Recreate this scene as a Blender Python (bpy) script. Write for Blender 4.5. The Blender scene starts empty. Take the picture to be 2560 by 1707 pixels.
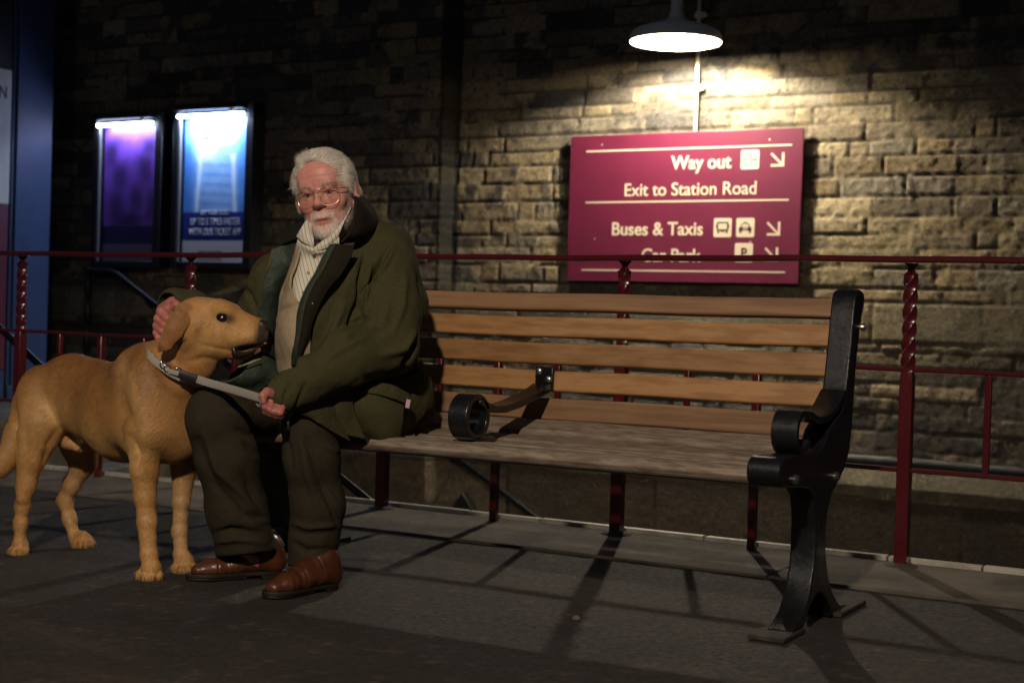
import bpy, bmesh, math, random
import numpy as np
from math import radians, sin, cos, pi, atan
from mathutils import Vector, Matrix
random.seed(7); RNG = np.random.default_rng(11)
scene = bpy.context.scene
COL = scene.collection

# ---------------------------------------------------------------- camera
cam_d = bpy.data.cameras.new("camera"); cam = bpy.data.objects.new("camera", cam_d); COL.objects.link(cam)
cam_d.sensor_width = 36; cam_d.lens = 51.6; cam_d.clip_start = 0.05; cam_d.clip_end = 200
cam.location = (0, 0, 0.75)
cam.matrix_world = Matrix.Translation((0, 0, 0.75)) @ Matrix.Rotation(radians(29.7), 4, 'Z') @ Matrix.Rotation(radians(90 - 0.867), 4, 'X') @ Matrix.Rotation(radians(1.78), 4, 'Z')
cam_d.dof.use_dof = True; cam_d.dof.focus_distance = 4.2; cam_d.dof.aperture_fstop = 4.0
scene.camera = cam
# ---------------------------------------------------------------- world and lights
world = bpy.data.worlds.new("World"); scene.world = world; world.use_nodes = True
wn = world.node_tree.nodes; bg = wn["Background"]
bg.inputs[0].default_value = (0.36, 0.42, 0.62, 1); bg.inputs[1].default_value = 0.04
scene.view_settings.view_transform = 'Standard'; scene.view_settings.look = 'None'
scene.view_settings.exposure = 0; scene.view_settings.gamma = 1
scene.cycles.max_bounces = 6; scene.cycles.use_denoising = True
def light(name, kind, loc, power, color, soft=0.05, target=None, **kw):
    d = bpy.data.lights.new(name, kind); d.energy = power; d.color = color
    if kind in ('POINT', 'SPOT'): d.shadow_soft_size = soft
    for k, v in kw.items(): setattr(d, k, v)
    o = bpy.data.objects.new(name, d); COL.objects.link(o); o.location = loc
    if target: o.rotation_euler = (Vector(target) - Vector(loc)).to_track_quat('-Z', 'Y').to_euler()
    return o
LAMP = (-3.62, 8.24, 2.46)
light('unseen_fill_light', 'POINT', (-4.4, -2.0, 3.7), 60, (1.0, .95, .90), 0.12)  # unseen fill, added to lift the lamp shade and the upper left wall
light('platform_lamp_light', 'SPOT', (-0.22, -1.15, 3.45), 760, (1.0, 0.82, 0.63), 0.09, (-2.1, 2.2, 0.0), spot_size=radians(76), spot_blend=0.75)
light('station_lamp_light', 'POINT', (LAMP[0], LAMP[1], LAMP[2] + 0.104), 215, (1.0, 0.88, 0.67), 0.032)

# ---------------------------------------------------------------- helpers
class MB:
    """collects simple shapes and links them as one mesh object"""
    def __init__(s): s.v = []; s.f = []
    def add(s, v, f):
        n = len(s.v); s.v += [tuple(p) for p in v]; s.f += [tuple(i + n for i in q) for q in f]; return s
    def box(s, x0, x1, y0, y1, z0, z1):
        return s.add([(x0,y0,z0),(x1,y0,z0),(x1,y1,z0),(x0,y1,z0),(x0,y0,z1),(x1,y0,z1),(x1,y1,z1),(x0,y1,z1)],
                     [(3,2,1,0),(4,5,6,7),(0,1,5,4),(1,2,6,5),(2,3,7,6),(3,0,4,7)])
    def prism_x(s, poly, x0, x1):
        """poly of (y, z), counter-clockwise seen from +x"""
        n = len(poly); v = [(x0,y,z) for y,z in poly] + [(x1,y,z) for y,z in poly]
        f = [tuple(range(n-1,-1,-1)), tuple(range(n,2*n))] + [(i,(i+1)%n,n+(i+1)%n,n+i) for i in range(n)]
        return s.add(v, f)
    def tube(s, pts, r, n=12, flat=1.0, cap=True):
        P = [Vector(p) for p in pts]; R = r if isinstance(r, (list, tuple)) else [r]*len(P)
        v = []; f = []; prev = None
        for i, p in enumerate(P):
            t = (P[min(i+1,len(P)-1)] - P[max(i-1,0)]).normalized()
            a = prev if prev is not None else (Vector((0,0,1)) if abs(t.z) < .9 else Vector((1,0,0)))
            a = (a - t*a.dot(t)).normalized(); b = t.cross(a); prev = a
            for k in range(n):
                w = 2*pi*k/n; v.append(p + a*cos(w)*R[i]*flat + b*sin(w)*R[i])
        for i in range(len(P)-1):
            for k in range(n):
                f.append((i*n+k, i*n+(k+1)%n, (i+1)*n+(k+1)%n, (i+1)*n+k))
        if cap: f += [tuple(range(n-1,-1,-1)), tuple((len(P)-1)*n+k for k in range(n))]
        return s.add(v, f)
    def lathe(s, c, prof, n=32):
        """prof of (r, z) around a vertical axis through c"""
        v = []; f = []; m = len(prof)
        for k in range(n):
            w = 2*pi*k/n
            for r, z in prof: v.append((c[0]+r*cos(w), c[1]+r*sin(w), c[2]+z))
        for k in range(n):
            for j in range(m-1):
                f.append((k*m+j, ((k+1)%n)*m+j, ((k+1)%n)*m+j+1, k*m+j+1))
        return s.add(v, f)
    def sphere(s, c, r, n=12):
        rr = r if isinstance(r, (tuple, list)) else (r, r, r)
        v = []; f = []
        for i in range(n+1):
            for k in range(2*n):
                a = pi*i/n; w = pi*k/n
                v.append((c[0]+rr[0]*sin(a)*cos(w), c[1]+rr[1]*sin(a)*sin(w), c[2]+rr[2]*cos(a)))
        for i in range(n):
            for k in range(2*n):
                f.append((i*2*n+k, (i+1)*2*n+k, (i+1)*2*n+(k+1)%(2*n), i*2*n+(k+1)%(2*n)))
        return s.add(v, f)
    def build(s, name, m, parent=None, smooth=False, bevel=0, seg=2, loc=None):
        me = bpy.data.meshes.new(name); me.from_pydata(s.v, [], s.f)
        me.materials.append(m)
        b = bmesh.new(); b.from_mesh(me); bmesh.ops.remove_doubles(b, verts=b.verts, dist=1e-5)
        bmesh.ops.recalc_face_normals(b, faces=b.faces); b.to_mesh(me); b.free()
        o = bpy.data.objects.new(name, me); COL.objects.link(o)
        if parent: o.parent = parent
        if smooth or bevel:
            for p in me.polygons: p.use_smooth = True
            me.set_sharp_from_angle(angle=radians(38))
        if bevel:
            md = o.modifiers.new('bevel', 'BEVEL'); md.width = bevel; md.segments = seg; md.limit_method = 'ANGLE'; md.angle_limit = radians(40)
        return o
def tag(o, label=None, cat=None, group=None, kind=None):
    if label: o['label'] = label
    if cat: o['category'] = cat
    if group: o['group'] = group
    if kind: o['kind'] = kind
    return o
def thing(name, label, cat, loc=(0,0,0), group=None):
    o = bpy.data.objects.new(name, None); COL.objects.link(o); o.location = loc; o.empty_display_size = .1
    return tag(o, label, cat, group)
def npmesh(name, V, Fq, m, parent=None, smooth=True, color=None, attrs=None):
    """mesh from numpy arrays; Fq is (n,4) or (n,3)"""
    me = bpy.data.meshes.new(name); V = np.asarray(V, np.float32); Fq = np.asarray(Fq, np.int32)
    k = Fq.shape[1]
    me.vertices.add(len(V)); me.vertices.foreach_set('co', V.ravel())
    me.loops.add(Fq.size); me.loops.foreach_set('vertex_index', Fq.ravel())
    me.polygons.add(len(Fq)); me.polygons.foreach_set('loop_start', np.arange(0, Fq.size, k, dtype=np.int32))
    me.update(calc_edges=True)
    if smooth: me.polygons.foreach_set('use_smooth', np.ones(len(Fq), bool))
    if color is not None:
        a = me.color_attributes.new('tint', 'FLOAT_COLOR', 'POINT')
        c = np.ones((len(V), 4), np.float32); c[:, :3] = color; a.data.foreach_set('color', c.ravel())
    for nm, val in (attrs or {}).items():
        a = me.attributes.new(nm, 'FLOAT', 'POINT'); a.data.foreach_set('value', np.asarray(val, np.float32))
    me.materials.append(m); me.validate()
    o = bpy.data.objects.new(name, me); COL.objects.link(o)
    if parent: o.parent = parent
    return o
# ---- value noise on numpy points
_perm = RNG.integers(0, 1 << 30, 4096).astype(np.int64)
def _h(ix, iy, iz):
    a = _perm[(ix & 4095)]; a = _perm[(a + iy) & 4095]; a = _perm[(a + iz) & 4095]
    return (a & 0xffff) / 65535.0
def vnoise(P, freq=1.0, off=0.0):
    P = np.asarray(P, np.float64) * freq + off
    i = np.floor(P).astype(np.int64); f = P - i; f = f*f*(3-2*f)
    x, y, z = i[..., 0], i[..., 1], i[..., 2]; fx, fy, fz = f[..., 0], f[..., 1], f[..., 2]
    r = 0
    for dx in (0, 1):
        for dy in (0, 1):
            for dz in (0, 1):
                r = r + _h(x+dx, y+dy, z+dz) * (fx if dx else 1-fx) * (fy if dy else 1-fy) * (fz if dz else 1-fz)
    return r*2-1
def fbm(P, freq, oct=4, off=0.0):
    r = 0; a = 1; t = 0
    for k in range(oct): r = r + a*vnoise(P, freq*2**k, off+17.3*k); t += a; a *= .55
    return r/t
def sstep(a, b, x):
    t = np.clip((x-a)/(b-a), 0, 1); return t*t*(3-2*t)

# ---------------------------------------------------------------- materials
def lin(c): return tuple(((x/255)/12.92 if x/255 <= .04045 else ((x/255+.055)/1.055)**2.4) for x in c) + (1,)
def mat(name, color=(.5,.5,.5), rough=.6, metal=0, noise=None, bump=None, attr=False, coat=0, emit=None, spec=None, sheen=0, color2=None, rnoise=0, vary=None):
    """color may be mixed with color2 by a noise: noise=(scale, lo, hi, stretch); bump=(scale, strength, dist, stretch) or a list of them"""
    m = bpy.data.materials.new(name); m.use_nodes = True; nt = m.node_tree; n = nt.nodes; L = nt.links
    b = n['Principled BSDF']; b.inputs['Roughness'].default_value = rough; b.inputs['Metallic'].default_value = metal
    if spec is not None: b.inputs['Specular IOR Level'].default_value = spec
    if coat: b.inputs['Coat Weight'].default_value = coat; b.inputs['Coat Roughness'].default_value = .12
    if sheen: b.inputs['Sheen Weight'].default_value = sheen; b.inputs['Sheen Roughness'].default_value = .5
    c4 = tuple(color[:3]) + (1,); b.inputs['Base Color'].default_value = c4
    tc = n.new('ShaderNodeTexCoord')
    def nz(scale, stretch=None, det=5, rg=.6):
        t = n.new('ShaderNodeTexNoise'); t.inputs['Scale'].default_value = scale; t.inputs['Detail'].default_value = det; t.inputs['Roughness'].default_value = rg
        if stretch:
            mp = n.new('ShaderNodeMapping'); mp.inputs['Scale'].default_value = stretch; L.new(tc.outputs['Object'], mp.inputs[0]); L.new(mp.outputs[0], t.inputs['Vector'])
        else: L.new(tc.outputs['Object'], t.inputs['Vector'])
        return t
    src = None
    if attr:
        a = n.new('ShaderNodeVertexColor'); a.layer_name = 'tint'; src = a.outputs['Color']
    if noise:
        t = nz(noise[0], noise[3] if len(noise) > 3 else None)
        r = n.new('ShaderNodeMapRange'); r.inputs['From Min'].default_value = noise[1]; r.inputs['From Max'].default_value = noise[2]; L.new(t.outputs[0], r.inputs[0])
        mx = n.new('ShaderNodeMix'); mx.data_type = 'RGBA'; L.new(r.outputs[0], mx.inputs[0])
        if attr:
            mx.blend_type = 'MULTIPLY'; L.new(src, mx.inputs[6])
            mx.inputs[7].default_value = tuple((color2 or (.5,.5,.5))[:3]) + (1,)
        else:
            mx.inputs[6].default_value = c4; mx.inputs[7].default_value = tuple((color2 or color)[:3]) + (1,)
        src = mx.outputs[2]
        if rnoise:
            r2 = n.new('ShaderNodeMapRange'); r2.inputs['From Min'].default_value = .3; r2.inputs['From Max'].default_value = .7
            r2.inputs['To Min'].default_value = rough-rnoise; r2.inputs['To Max'].default_value = rough+rnoise
            L.new(t.outputs[0], r2.inputs[0]); L.new(r2.outputs[0], b.inputs['Roughness'])
    if vary and src:
        oi = n.new('ShaderNodeObjectInfo'); mr = n.new('ShaderNodeMapRange'); mr.inputs['To Min'].default_value = vary[0]; mr.inputs['To Max'].default_value = vary[1]; L.new(oi.outputs['Random'], mr.inputs[0])
        hv = n.new('ShaderNodeHueSaturation'); L.new(mr.outputs[0], hv.inputs['Value']); L.new(src, hv.inputs['Color']); src = hv.outputs[0]
    if src: L.new(src, b.inputs['Base Color'])
    if bump:
        prev = None
        for bp in (bump if isinstance(bump, list) else [bump]):
            t = nz(bp[0], bp[3] if len(bp) > 3 else None); bn = n.new('ShaderNodeBump'); bn.inputs['Strength'].default_value = bp[1]; bn.inputs['Distance'].default_value = bp[2]
            L.new(t.outputs[0], bn.inputs['Height'])
            if prev: L.new(prev, bn.inputs['Normal'])
            prev = bn.outputs[0]
        L.new(prev, b.inputs['Normal'])
    if emit:
        b.inputs['Emission Color'].default_value = tuple(emit[:3]) + (1,); b.inputs['Emission Strength'].default_value = emit[3]
    return m
M = {}
M['asphalt'] = mat('asphalt', (1,1,1), .82, attr=True, noise=(60,.38,.66), color2=(.50,.48,.47), bump=[(210,1,.006),(40,.5,.008)], rnoise=.12)
M['coping'] = mat('coping_stone', (.140,.117,.085), .88, noise=(3.6,.40,.60), color2=(.058,.050,.042), bump=[(90,.8,.005),(9,.4,.02)])
M['white_edge'] = mat('white_edge_tile', (.52,.49,.43), .5, noise=(14,.4,.7), color2=(.30,.28,.24), bump=(60,.3,.003))
M['wall'] = mat('sandstone', (1,1,1), .9, attr=True, noise=(38,.42,.7), color2=(.55,.52,.5), bump=[(60,.6,.008),(260,.4,.003)])
M['maroon'] = mat('maroon_paint', (.085,.008,.012), .22, bump=[(45,.25,.004),(160,.25,.002)], coat=.7)
M['black_iron'] = mat('black_enamel', (.006,.0065,.007), .34, bump=[(55,.30,.004),(15,.25,.01)], coat=.25, noise=(9,.55,.8), color2=(.014,.015,.017), rnoise=.1)
M['black_rail'] = mat('black_handrail_paint', (.008,.008,.009), .36, spec=.16)
M['steel'] = mat('zinc_bolt', (.55,.55,.53), .35, 1)
M['wood_new'] = mat('varnished_slat', (.37,.20,.080), .5, vary=(.82,1.15), noise=(3.5,.42,.60,(2.2,9,14)), color2=(.27,.135,.050), bump=[(30,.4,.002,(.12,5,8)),(14,.25,.004,(.5,3,3))], rnoise=.14)
M['wood_old'] = mat('weathered_slat', (.28,.235,.185), .75, vary=(.8,1.12), noise=(5,.40,.62,(3,14,16)), color2=(.165,.110,.075), bump=[(40,.7,.003,(.08,5,8)),(140,.3,.002)], rnoise=.1)
M['blue_paint'] = mat('blue_paint', (.034,.060,.13), .45, noise=(5,.3,.7), color2=(.028,.05,.11))
M['cream'] = mat('cream_board', (.55,.53,.43), .6, noise=(5,.3,.8), color2=(.46,.44,.36))
M['maroon_panel'] = mat('maroon_board', (.10,.016,.03), .5)
M['dark'] = mat('dark_recess', (.012,.012,.013), .7)
M['grey_enamel'] = mat('grey_enamel', (.58,.60,.58), .5, bump=(30,.1,.003))
M['dark_pipe'] = mat('dark_pipe', (.035,.035,.037), .6)
M['white_enamel'] = mat('white_enamel', (.85,.84,.80), .5)
M['bulb'] = mat('glowing_bulb', (1,1,1), .5, emit=(1,.93,.78,30))
M['conduit'] = mat('conduit_paint', (.55,.50,.40), .55)
M['sign'] = mat('sign_maroon', (.118,.0115,.038), .42, bump=(90,.08,.002), noise=(4,.3,.75), color2=(.100,.010,.033))
M['sign_dark'] = mat('sign_dark_print', (.045,.006,.016), .5)
M['sign_cream'] = mat('sign_cream', (.78,.66,.50), .5)
M['tube'] = mat('fluorescent_tube', (1,1,1), .5, emit=(.62,.76,1,30))
M['frame_black'] = mat('poster_frame', (.012,.012,.014), .4)
M['frame_alu'] = mat('poster_frame_metal', (.16,.16,.165), .5, .6)

# ---------------------------------------------------------------- ground
def ground():
    res = .016; xs = np.arange(-5.6, 1.2, res); ys = np.append(np.arange(1.4, 4.19, res), 4.195)
    X, Y = np.meshgrid(xs, ys); P = np.stack([X, Y, np.zeros_like(X)], -1)
    ed = np.minimum.reduce([X-xs[0], xs[-1]-X, Y-ys[0]]); ed = sstep(0, .4, ed)
    Z = (fbm(P, 1.1, 3)*.0022 + fbm(P, 22, 3)*.0011 + fbm(P, 60, 2)*.0007 - .0012)*ed
    big = fbm(P, .9, 4, 20); mid = fbm(P, 5, 4, 33); fine = fbm(P, 45, 3, 41); grit = vnoise(P, 70, 50)
    C = np.array([.033,.028,.025])*(1+.50*big+.40*mid+.45*fine)[..., None]
    C = np.where((grit > .72)[..., None], C*2.3, C)
    def stain(x, y, a, b, k, ang=0):
        dx = X-x+.05*mid; dy = Y-y+.04*fine; c, s_ = cos(ang), sin(ang); u = dx*c+dy*s_; v = -dx*s_+dy*c
        return (sstep(1.2, .6, np.sqrt((u/a)**2+(v/b)**2)+.35*mid)*k)[..., None]
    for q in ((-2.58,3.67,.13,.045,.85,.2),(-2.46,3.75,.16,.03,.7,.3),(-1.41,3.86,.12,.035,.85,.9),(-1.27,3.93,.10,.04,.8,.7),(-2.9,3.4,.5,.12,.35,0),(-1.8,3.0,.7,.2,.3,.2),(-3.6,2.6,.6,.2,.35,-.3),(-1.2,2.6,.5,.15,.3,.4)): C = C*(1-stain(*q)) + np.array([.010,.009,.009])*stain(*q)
    for q in ((-1.9,2.2,.5,.06,.5,.1),(-2.6,2.4,.4,.05,.45,-.2)): C = C*(1-stain(*q)) + np.array([.075,.05,.038])*stain(*q)
    Z = Z - .004*stain(-2.58,3.67,.10,.035,1,.2)[..., 0]
    V = np.stack([X, Y, Z], -1).reshape(-1, 3); n = X.size; idx = np.arange(n).reshape(X.shape)
    F = np.stack([idx[:-1,:-1],idx[:-1,1:],idx[1:,1:],idx[1:,:-1]], -1).reshape(-1, 4)
    x0, x1, y0, y1 = xs[0], xs[-1], ys[0], 4.195
    O = [(-40,-25,0),(30,-25,0),(30,y0,0),(-40,y0,0),(-40,y1,0),(x0,y1,0),(x0,y0,0),(x1,y0,0),(x1,y1,0),(30,y1,0)]
    F2 = np.array([[0,1,2,3],[3,6,5,4],[7,2,9,8]])+n
    V = np.concatenate([V, np.array(O, float)]); C = np.concatenate([np.clip(C, .004, .4).reshape(-1, 3), np.tile([.042,.037,.034], (len(O), 1))])
    return npmesh('platform_ground', V, np.concatenate([F, F2]), M['asphalt'], color=C)
tag(ground(), kind='structure')
b = MB(); x = -14.0
rr = random.Random(3)
while x < 6:                                    # one row of edge stones along the stairwell
    w = rr.uniform(1.5, 2.1); dz = rr.uniform(-.0006, .0006)
    b.box(x, x+w-.003, 4.215, 4.755, -.35, .004+dz); x += w
tag(b.build('stairwell_edge_paving', M['coping'], bevel=.004), kind='structure')
b = MB(); b.box(-14, 6, 4.19, 4.80, -.36, -.02)
tag(b.build('ground_under_paving', M['dark']), kind='structure')
b = MB(); x = -7.6
while x < 6:
    w = rr.uniform(.29, .33); b.box(x, x+w-.007, 4.757, 4.795, -.05, .018+rr.uniform(-.001,.001)); x += w
e = b.build('edging_tile_strip', M['white_edge'], bevel=.003)
tag(e, 'narrow off-white tile edging running along the lip of the stairwell', 'edging')
# stairs down to the subway behind the railing, the landing on the far left
b = MB(); b.box(-14, -7.6, 4.797, 8.9, -.35, -.002)
tag(b.build('far_landing_ground', M['coping']), kind='structure')
b = MB(); z = 0; x = -7.6
for i in range(6): z -= .155; b.box(x, x+.29, 4.80, 8.6, -3.2, z); x += .288
b.box(x, x+1.2, 4.80, 8.6, -3.2, z-.002); x += 1.198
for i in range(9): z -= .155; b.box(x, x+.29, 4.80, 8.6, -3.4, z); x += .288
b.box(x, 6, 4.80, 8.6, -3.4, z-.1)
tag(b.build('stairs_to_subway', M['coping'], bevel=.006), 'stone steps going down behind the maroon railing', 'stairs')
b = MB(); b.box(-7.6, 6, 4.70, 4.794, -3.3, -.052)
tag(b.build('stairwell_retaining_wall', M['coping']), 'stone side wall below the edge of the stairwell', 'wall')

# ---------------------------------------------------------------- stone wall
def stone_wall():
    YW = 8.75; res = .0135
    xs = np.arange(-11.6, 1.6, res); zs = np.arange(-2.4, 3.9, res)
    X, Z = np.meshgrid(xs, zs)
    r = np.random.default_rng(5)
    # courses
    edges = []; z = -2.4
    while z < -.30: edges.append((z, min(z+.56, -.24), 'block')); z = edges[-1][1]
    edges.append((z, -.08, 'ledge')); z = -.08
    while z < .66: h = r.uniform(.080, .125); edges.append((z, z+h, 'stone')); z += h
    edges[-1] = (edges[-1][0], .68, 'stone'); z = .68
    edges.append((.68, .92, 'band')); z = .92
    while z < 4.0: h = r.uniform(.078, .128); edges.append((z, z+h, 'stone')); z += h
    P3 = np.stack([X, Z, np.zeros_like(X)], -1)
    wob = fbm(P3, 3.0, 3)*.010; wobx = fbm(P3, 5.0, 3, 40)*.012
    Zw = Z + wob
    H = np.zeros_like(X); C = np.zeros(X.shape + (3,)); J = np.zeros_like(X)
    soot_big = fbm(P3, .55, 3, 9)
    n1 = fbm(P3, 9, 4, 3); n2 = fbm(P3, 38, 3, 5); n3 = fbm(P3, 2.2, 3, 77)
    tans = np.array([[.42,.335,.19],[.38,.29,.16],[.45,.365,.225],[.34,.25,.13],[.31,.265,.19],[.27,.215,.14]])
    darks = np.array([[.070,.062,.052],[.055,.050,.046],[.10,.085,.066],[.13,.11,.085]])
    for (z0, z1, kind) in edges:
        rows = np.where((Zw >= z0) & (Zw < z1))
        if len(rows[0]) == 0: continue
        lens = []; x = -11.7
        while x < 1.8:
            if kind == 'stone': l = r.choice([.14,.24,.32,.42,.54], p=[.10,.22,.28,.24,.16])*r.uniform(.85,1.2)
            elif kind == 'band': l = r.uniform(.5,1.0)
            elif kind == 'block': l = r.uniform(.8,1.3)
            else: l = r.uniform(.8,1.2)
            lens.append(x); x += l
        bx = np.array(lens + [99]); xx = X[rows] + wobx[rows]; zz = Zw[rows]
        k = np.clip(np.searchsorted(bx, xx) - 1, 0, len(bx)-2)
        dx = np.minimum(xx-bx[k], bx[k+1]-xx); dz = np.minimum(zz-z0, z1-zz)
        ns = len(bx)
        prot = r.uniform(-.003, .008, ns); tilt = r.uniform(-.03, .03, ns); dirt = r.uniform(0, 1, ns)
        col = tans[r.integers(0, len(tans), ns)]*r.uniform(.8,1.12,(ns,1)); dk = darks[r.integers(0, len(darks), ns)]*r.uniform(.8,1.3,(ns,1))
        rad = .0115
        gap = .0035 + .0035*n3[rows]
        d = np.minimum(dx, dz) - gap
        rnd = np.sqrt(np.clip(1-(1-np.clip(d/rad,0,1))**2,0,1))
        amp = dict(stone=.0085, band=.0035, block=.003, ledge=.002)[kind]
        h = np.where(d > 0, rnd*.0095 + prot[k] + (zz-(z0+z1)/2)*tilt[k] + amp*n1[rows] + amp*.75*n2[rows], -.004+.003*n2[rows])
        if kind in ('ledge',): h = np.where(d > 0, .020, .012)
        H[rows] = h
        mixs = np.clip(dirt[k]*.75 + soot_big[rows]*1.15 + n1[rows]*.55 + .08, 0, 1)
        mixs = mixs + .30*sstep(1.0, .2, zz) + .65*sstep(-2.35, -1.1, xx) + .25*sstep(1.9, 2.7, zz)  # darkens low and right stones, painting the lamp's falloff into the colour
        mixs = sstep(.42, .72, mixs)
        # part soot, part painted lamp pool: colour stays pale round the sign, darker away
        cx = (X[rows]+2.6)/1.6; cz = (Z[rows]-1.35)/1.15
        clean_lit = np.exp(-(cx**2+cz**2)**1.3)
        mixs = np.clip(mixs*(1-.7*clean_lit) + .45*(1-clean_lit), 0, 1)
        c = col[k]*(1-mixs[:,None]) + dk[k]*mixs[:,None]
        pits = sstep(.30, .62, n2[rows]+.5*n1[rows])
        c = c*(1-.70*pits[:,None])
        c = c*(1+.30*n1[rows][:,None]+.25*n2[rows][:,None])
        mort = np.array([.05,.044,.036]) + clean_lit[:,None]*np.array([.10,.085,.055])
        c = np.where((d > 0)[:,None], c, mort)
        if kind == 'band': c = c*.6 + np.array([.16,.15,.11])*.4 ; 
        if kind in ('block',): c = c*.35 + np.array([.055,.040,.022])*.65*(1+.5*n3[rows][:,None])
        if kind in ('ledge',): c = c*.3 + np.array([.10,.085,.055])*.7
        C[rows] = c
    # setting out: pilaster on the left stands proud, the plinth steps out under a sloping ledge
    left = (X < -5.5)
    H = H + np.where(left, .13, 0)
    led = np.clip((-.08 - Z)/.16, 0, 1)
    H = H + led*.13
    bandtop = np.where(left & (Z < .92), np.clip((.92-Z)/.05, 0, 1)*.07*(Z > .60), 0)
    H = H + bandtop
    green = sstep(.1, .5, fbm(P3, 1.3, 3, 55))[..., None]*np.exp(-((Z-.75)/.35)**2)[..., None]
    C = C*(1-.6*green) + np.array([.07,.085,.03])*.6*green
    C = C*np.where((np.abs(X+5.5) < .05) & (Z > -.05), .16, 1)[..., None]  # return face of the pilaster painted darker to dim the lamp light there
    V = np.stack([X, YW-H, Z], -1).reshape(-1, 3)
    ny, nx = X.shape; idx = np.arange(ny*nx).reshape(ny, nx)
    F = np.stack([idx[:-1,:-1], idx[:-1,1:], idx[1:,1:], idx[1:,:-1]], -1).reshape(-1, 4)
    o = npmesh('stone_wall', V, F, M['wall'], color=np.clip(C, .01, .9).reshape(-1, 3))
    return o
w = stone_wall(); tag(w, 'soot-stained sandstone wall in rough courses behind the stairwell, cleaner round the sign, its golden lamp pool painted in', 'wall')
b = MB(); b.box(-11.6, 1.6, 8.80, 9.1, -3, 4.2)
# ---------------------------------------------------------------- blue kiosk side on the far left
t = thing('station_building', 'blue painted timber building side with a cream notice board on the far left', 'building', (-8.9,6.6,0))
b = MB(); b.box(-.9,-.02,-1.6,1.22,-.0,3.6); b.build('wall', M['dark'], t)
b = MB(); b.box(-.02,.0,1.27,1.62,.12,3.6); b.box(-.3,.0,1.24,1.62,0,.118); b.box(-.3,-.021,1.24,1.62,.12,3.6); b.build('corner_post', M['blue_paint'], t, bevel=.006)
b = MB(); b.box(-.019,.012,-1.6,1.20,1.50,2.52); nb = b.build('notice_board', M['cream'], t, bevel=.01)
b = MB(); b.box(-.019,.006,-1.6,1.20,.245,1.495); b.build('lower_panel', M['maroon_panel'], t, bevel=.004)
b = MB(); b.box(-.019,.004,-1.6,1.20,.0,.24); b.build('base_board', M['blue_paint'], t, bevel=.004)
def text_obj(s, size, m, loc, rot, parent, name='lettering', ext=.0012, sx=1.0, align='LEFT', spacing=1.0, off=0.0):
    cu = bpy.data.curves.new(name, 'FONT'); cu.body = s; cu.size = size; cu.extrude = ext; cu.align_x = align; cu.space_character = spacing; cu.offset = off
    o = bpy.data.objects.new(name, cu); COL.objects.link(o)
    dg = bpy.context.evaluated_depsgraph_get(); me = bpy.data.meshes.new_from_object(o.evaluated_get(dg))
    bpy.data.objects.remove(o); me.materials.clear(); me.materials.append(m)
    q = bpy.data.objects.new(name, me); COL.objects.link(q); q.parent = parent; q.location = loc; q.rotation_euler = rot; q.scale = (sx, 1, 1)
    return q
text_obj('STATION', .13, M['frame_black'], (.0135, 1.155, 2.30), (pi/2,0,pi/2), nb, sx=.8, align='RIGHT', off=.002)
b = MB(); b.box(.0125,.016,-1.5,1.02,1.58,2.22); b.build('notice', M['blue_paint'], nb)

# ---------------------------------------------------------------- maroon railing
def railing():
    t = thing('maroon_railing', 'glossy maroon iron railing with twisted posts between the bench and the stairwell', 'railing', (-2.2,4.68,0))
    X0 = -2.2
    def rail(z, h, w, x0=-9.3, x1=2.4, name='rail'):
        b = MB(); x = x0; pts = []
        while x < x1+.001:
            pts.append((x-X0, .0, z + .0022*sin(x*3.1)+.0012*sin(x*11))); x += .13
        v = []; f = []
        for i, (px, py, pz) in enumerate(pts): v += [(px,-w/2,pz-h/2),(px,w/2,pz-h/2),(px,w/2,pz+h/2),(px,-w/2,pz+h/2)]
        for i in range(len(pts)-1):
            for k in range(4): f.append((i*4+k, i*4+(k+1)%4, i*4+4+(k+1)%4, i*4+4+k))
        f += [(3,2,1,0), tuple(len(pts)*4-4+k for k in range(4))]
        b.add(v, f); return b.build(name, M['maroon'], t, bevel=.005)
    rail(.978, .020, .046, name='top_rail'); rail(.628, .014, .030, name='mid_rail'); rail(.309, .014, .030, name='low_rail')
    S = 1.005
    for i in range(-7, 5):
        x = -2.222 + i*S
        b = MB(); n = 56; v = []; f = []; hw = .0205
        zz = [0, .60] + [.60+.02+(.93-.62)*k/n for k in range(n+1)] + [.967]
        for j, z in enumerate(zz):
            tw = 0; q = hw; rnd = 0
            if z > .615 and z < .935: tw = (z-.62)/.31*2*pi*1.5; q = hw*.98; rnd = 1
            ang = [pi/4 + k*pi/2 for k in range(4)]
            R = q*1.4142 if not rnd else q*1.22
            m8 = []
            for k in range(8):
                a = k*pi/4 + tw; rr_ = (R if k % 2 else (q if not rnd else q*.88))
                m8.append((x-X0+rr_*cos(a), rr_*sin(a), z))
            v += m8
        for j in range(len(zz)-1):
            for k in range(8): f.append((j*8+k, j*8+(k+1)%8, j*8+8+(k+1)%8, j*8+8+k))
        f += [tuple(range(7,-1,-1)), tuple((len(zz)-1)*8+k for k in range(8))]
        b.add(v, f); p = b.build('post', M['maroon'], t, smooth=True, bevel=.0025)
        b = MB(); b.lathe((x-X0, 0, 0), [(.0,.016),(.036,.014),(.05,.008),(.055,.003)], 16); b.build('foot_collar', M['coping'], p, smooth=True)
        xm = x + S/2
        b = MB(); b.box(xm-X0-.014, xm-X0+.014, -.014, .014, 0, .622); b.build('half_post', M['maroon'], t, bevel=.004)
        for q in (.25, .75):
            xb = x + S*q
            b = MB(); b.box(xb-X0-.010, xb-X0+.010, -.010, .010, .315, .623); b.build('baluster', M['maroon'], t, bevel=.003)
    return t
railing()

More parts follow.
